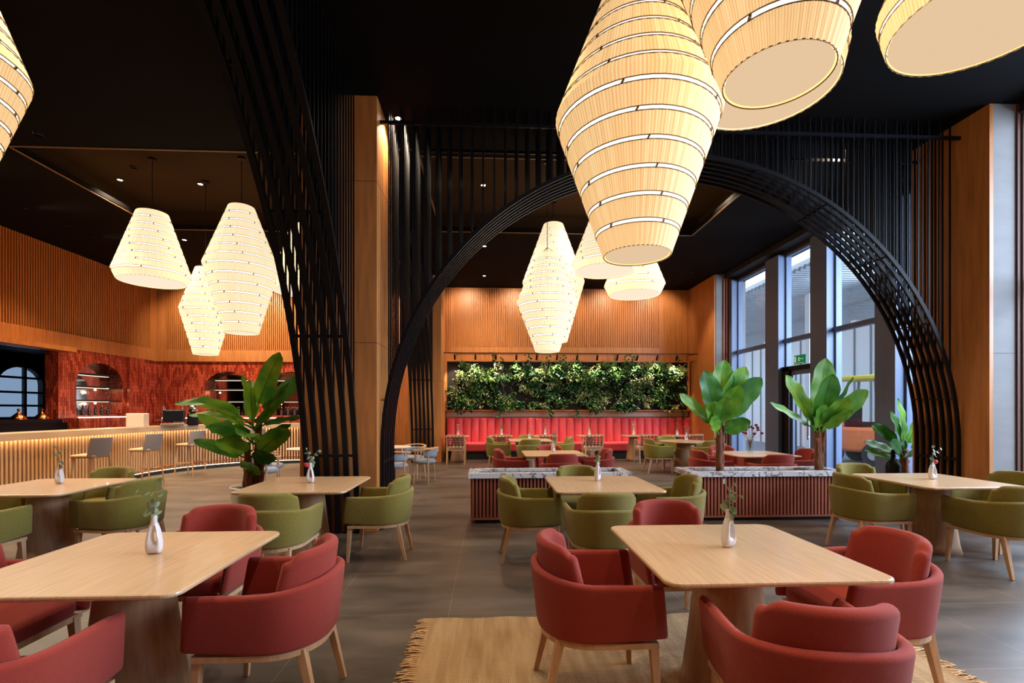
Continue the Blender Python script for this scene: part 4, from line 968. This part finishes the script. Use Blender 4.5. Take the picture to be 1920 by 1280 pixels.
# spotlight rail
t_ = thing('spotlight_rail', 'thin dark rail of small spotlights above the plant wall', 'rail light')
g = MB(); g.box((-1.38, 14.5, 3.2), (6.62, 14.53, 3.225)); g.build('rail', M['black_metal'], t_)
g = MB()
for x in (-1.0, 1.5, 4.0, 6.3): g.box((x-.01, 14.505, 3.205), (x+.01, 15.2, 3.22))
g.build('bracket', M['black_metal'], t_)
for i in range(12):
    x = -1.05+i*.62; g = MB(); g.tube((x, 14.515, 3.2), (x, 14.515, 3.13), .008, n=6); g.sweep([(x, 14.50, 3.15), (x, 14.60, 3.03)], .03, n=12); h = g.build('spot_head', M['black_metal'], t_)
    s_ = light('spot_lamp', 'SPOT', (x, 14.58, 3.02), 230, (1, .88, .7), (R(26), 0, 0), parent=h, spot_size=R(75), spot_blend=.6, shadow_soft_size=.02)

# ------------------------------------------------------------------ pendant lanterns
def pendant(lab, x, y, prof, nb, bright, top_z=None):
    """prof: list of (z, r) from bottom to top"""
    zb = prof[0][0]; zt = prof[-1][0]; k = 'b' if bright else 'a'
    t_ = thing('pendant_lantern', lab, 'lamp', (x, y, zb), 0, 'pleated paper lanterns under the ceiling')
    def rad(z):
        for (a, ra), (b_, rb) in zip(prof, prof[1:]):
            if z <= b_+1e-6:
                return ra+(rb-ra)*(z-a)/(b_-a)
        return prof[-1][1]
    H_ = zt-zb; gp = .026; n = 96
    mids = [p[0] for p in prof[1:-1]]
    sh = MB(); gp_ = MB(); rg = MB()
    for i in range(nb):
        z0 = zb+H_*i/nb+(gp/2 if i else 0); z1 = zb+H_*(i+1)/nb-(gp/2 if i < nb-1 else 0)
        zz = [z0]+[m_ for m_ in mids if z0 < m_ < z1]+[z1]; rows = []
        for z in zz: rows.append([((rad(z)+.004*(j % 2))*cos(2*pi*j/n), (rad(z)+.004*(j % 2))*sin(2*pi*j/n), z-zb) for j in range(n)])
        sh.grid(rows, closed=True)
        for z in ((z0,) if i else ())+((z1,) if i < nb-1 else ()):
            rg.sweep([((rad(z)+.004)*cos(2*pi*j/48), (rad(z)+.004)*sin(2*pi*j/48), z-zb) for j in range(48)], .0025, n=4, closed=True)
        if i < nb-1:
            a, b_ = z1-.004, z1+gp+.004; gp_.grid([[((rad(z)-.006)*cos(2*pi*j/n), (rad(z)-.006)*sin(2*pi*j/n), z-zb) for j in range(n)] for z in (a, b_)], closed=True)
            z = z1+gp/2
            for q in range(5):
                aa = 2*pi*q/5+i*1.1; rg.box((-.008, -.004, z-zb-gp*.5), (.008, .004, z-zb+gp*.5)) if False else rg.tube((rad(z)*cos(aa), rad(z)*sin(aa), z-zb-gp*.55), (rad(z)*cos(aa+.03), rad(z)*sin(aa+.03), z-zb+gp*.55), .006, n=4)
    sh.build('pleated_shade', M['shade_'+k], t_, fix=False); gp_.build('inner_liner', M['gap_'+k], t_, fix=False); rg.build('ring_frame', M['ring'], t_)
    r0 = prof[0][1]; g = MB(); g.lathe([(0.001, .012), (r0-.012, .012)], 64, cap=False); g.build('bottom_diffuser', M['disc_'+k], t_, fix=False)
    g = MB(); g.sweep([((r0)*cos(2*pi*j/64), (r0)*sin(2*pi*j/64), .004) for j in range(64)], .004, n=6, closed=True); g.build('bottom_ring', M['ring'], t_)
    tz = top_z or CEIL; g = MB(); g.tube((0, 0, zt-zb), (0, 0, tz-zb), .006, n=6)
    for q in range(3): g.tube((prof[-1][1]*cos(q*2.1), prof[-1][1]*sin(q*2.1), zt-zb), (0, 0, zt-zb+.12 if zt+.12 < tz else tz-zb-.01), .003, n=4)
    g.build('cord', M['black_metal'], t_)
    g = MB(); g.lathe([(.06, tz-zb-.03), (.06, tz-zb)], 18); g.build('ceiling_rose', M['black_metal'], t_)
    return t_
def bic(b_, m_, t, rb, rm, rt): return [(b_, rb), (m_-.02, rm-.012), (m_+.02, rm-.004), (t, rt)]
def cone(b_, m_, t, rb, rm, rt): return [(b_, rb), (m_, rm), (t, rt)]
pendant('largest double cone paper lantern hanging over the rug table', 1.18, 3.8, bic(2.73, 3.82, 4.93, .262, .65, .22), 13, False)
pendant('lantern with a small slanted disc, cut by the top edge beside the largest lantern', 1.63, 2.65, bic(3.38, 4.45, 5.2, .285, .66, .4), 11, False)
pendant('wide disc lantern half hidden behind two closer lanterns', 2.38, 4.08, cone(4.27, 4.5, 5.25, .58, .63, .3), 7, False)
pendant('wide disc lantern cut off at the top corner near the windows', 3.53, 3.25, cone(4.26, 4.5, 5.27, .57, .63, .35), 7, False)
pendant('double cone lantern cut off at the top corner near the bar', -4.12, 3.65, bic(2.98, 4.05, 5.12, .262, .60, .22), 16, False)
pendant('wide based cone lantern closest to the bar wall', -5.77, 8.5, cone(3.68, 3.84, 4.86, .49, .56, .23), 9, True, TZ)
pendant('large double cone lantern in the bar side cluster', -4.23, 8.4, bic(2.80, 3.92, 4.95, .26, .58, .20), 14, True, TZ)
pendant('lowest and brightest double cone lantern of the bar side cluster', -5.34, 9.3, bic(2.53, 3.36, 4.16, .2, .43, .17), 12, True, TZ)
pendant('cone lantern half hidden by the wooden column', -3.62, 9.6, cone(3.8, 3.98, 5.1, .58, .65, .2), 9, True, TZ)
pendant('small high lantern peeping over the cone lantern by the column', -3.95, 10.4, bic(4.5, 5.1, 5.33, .2, .36, .24), 7, True, TZ)
pendant('tall double cone lantern with the topmost tip in the far cluster', 1.32, 9.9, bic(2.9, 4.12, 5.33, .28, .64, .2), 15, True, TZ)
pendant('lowest double cone lantern of the far cluster', 1.0, 8.3, bic(2.5, 3.36, 4.2, .2, .53, .17), 13, True, TZ)
pendant('cone lantern with pale disc behind the tip of the largest lantern', 2.02, 8.4, cone(3.94, 4.08, 5.0, .50, .56, .2), 8, True, TZ)
pendant('squat lantern lowest beneath the tip of the largest lantern', 2.93, 9.6, cone(3.82, 4.02, 4.85, .50, .6, .28), 7, True, TZ)

# ------------------------------------------------------------------ recessed downlights and added fill spots
WARM = (1, .80, .57)
def downlight(x, y, z, e, lab, rot=None, size=100, see=True, col=WARM, soft=.06):
    t_ = thing('recessed_downlight', lab, 'light', (x, y, z), 0, 'recessed downlights in the ceiling')
    g = MB(); g.lathe([(.055, -.012), (.05, -.016), (.055, 0)], 20, cap=False); g.build('trim_ring', M['black_metal'], t_)
    see = see and rot is None; rot = rot or (0, 0, 0)
    g = MB(); g.lathe([(.001, -.004), (.042, -.004)], 20, cap=False); g.build('lens' if see else 'blanked_lens', M['down'] if see else M['black_metal'], t_, fix=False)
    if not see: soft = .03  # added fill spots: a black disc hides the source
    light('lamp', 'SPOT', (0, 0, -.04), e*SPOT, col, rot, parent=t_, spot_size=R(size), spot_blend=.7, shadow_soft_size=soft)
BAR_FILL = [(-6.3, 7.0), (-6.3, 8.8), (-6.1, 11.0), (-8.8, 8.0), (-8.8, 10.5), (-8.2, 12.6)]  # added warm spots without visible lenses, brightening the bar and its floor
for x, y in BAR_FILL: downlight(x, y, TZ if x > -6.9 and 7.4 < y < 10.4 else CEIL, 340, 'added unseen fill spot in the ceiling above the bar counter', size=95, col=(1, .64, .34), see=False)
DL = [(-7.4, 9.45, TZ-.0, 'the tray recess nearest the bar wall'), (-5.5, 9.4, TZ, 'the tray recess behind the lantern cluster'), (4.4, 8.95, TZ, 'the window side corner of the far tray recess'), (2.14, 9.4, TZ, 'the middle of the far tray recess'), (-.12, 9.2, TZ, 'the column side of the far tray recess')]
DL[0] = (-6.9, 9.3, TZ, DL[0][3])
for i, (x, y, z, s_) in enumerate(DL): downlight(x, y, z, 330, 'small bright recessed downlight in '+s_, size=115)
for x, y, lb in ((-1.2, 6.4, 'beside the top of the wooden column'), (-.15, 13.8, 'in front of the plant wall, walkway side'), (-.12, 11.3, 'behind the far tray recess, walkway side'), (2.14, 11.2, 'behind the far tray recess, middle'), (-6.9, 11.2, 'behind the bar side recess')):
    downlight(x, y, CEIL, 230, 'small bright recessed downlight '+lb, size=120)
k = 0
for x in (-5.4, -3.5, .2, 2.2, 4.4):  # fill spots added outside the view to light the front tables
    for y in (.0, 2.1, 4.2):
        k += 1
        downlight(x, y, CEIL, 190, 'added fill spot out of view over the front dining tables', size=84)
for x in (.9, 3.4, 5.7): downlight(x, 13.3, CEIL, 200, 'added unseen fill spot above the banquette tables', size=80, see=False)  # added to brighten the banquette, no lens shown
# added spots with blanked lenses that brighten the wooden walls
for i in range(6): downlight(XL+1.3, 6.5+i*1.55, CEIL, 330, 'added unseen washer spot aimed at the slatted wall behind the bar', rot=(0, R(-42), 0), size=110)
for i in range(4): downlight(-8.8+i*1.7, YB-1.3, CEIL, 230, 'added unseen washer spot aimed at the back wall beside the bar', rot=(R(42), 0, 0), size=110)
for i in range(5): downlight(-.7+i*1.5, YB-1.2, CEIL, 110, 'added unseen washer spot aimed at the slats above the plant wall', rot=(R(48), 0, 0), size=100)
for x, y, lb in ((5.2, 6.6, 'the wooden side of the stone pier'),):
    downlight(x, y, CEIL, 170, 'added unseen washer spot aimed at '+lb, rot=(R(30), 0, 0) if x < 0 else (0, R(35), 0), size=90)

# ------------------------------------------------------------------ rug
t_ = thing('jute_rug', 'natural jute rug with fringed ends under the red chair table', 'rug', (0, 0, 0))
g = MB(); nx, ny = 40, 24; X0, X1, Y0, Y1 = -.42, 2.62, 1.3, 3.46; rnd = random.Random(5)
top = [[(X0+(X1-X0)*i/nx+(.012*sin(j*1.7) if i in (0, nx) else 0), Y0+(Y1-Y0)*j/ny+(.01*sin(i*1.1) if j in (0, ny) else 0), .007) for i in range(nx+1)] for j in range(ny+1)]
g.grid(top); g.grid([[(p[0], p[1], .0005) for p in r_] for r_ in top])
for edge in ([r_[0] for r_ in top], [r_[-1] for r_ in top], top[0], top[-1]): g.grid([list(edge), [(p[0], p[1], .0005) for p in edge]])
g.build('woven_field', M['jute'], t_, fix=False)
for sx, xx in ((-1, X0), (1, X1)):
    g = MB(); y = Y0
    while y < Y1:
        L = rnd.uniform(.06, .11); a = rnd.uniform(-.5, .5)
        g.sweep([(xx-sx*.01, y, .006), (xx+sx*L*.5, y+a*.03, .009), (xx+sx*L, y+a*.08, .004)], .0028, n=4); y += .011
    o = g.build('fringe', M['jute_plain'], t_, fix=False); o['kind'] = 'stuff'
# wall socket on the back pier
t_ = thing('wall_socket', 'small white socket low on the wooden back pier', 'socket', (-1.5, 13.8, .35)); g = MB(); g.box((-.04, -.012, -.04), (.04, 0, .04)); g.build('cover_plate', M['plastic_white'], t_, bevel=.003); g = MB(); g.lathe([(.018, 0), (.018, .002)], 14); o = g.build('socket_inset', M['cream'], t_); o.rotation_euler = (R(90), 0, 0); o.location = (0, -.012, 0)
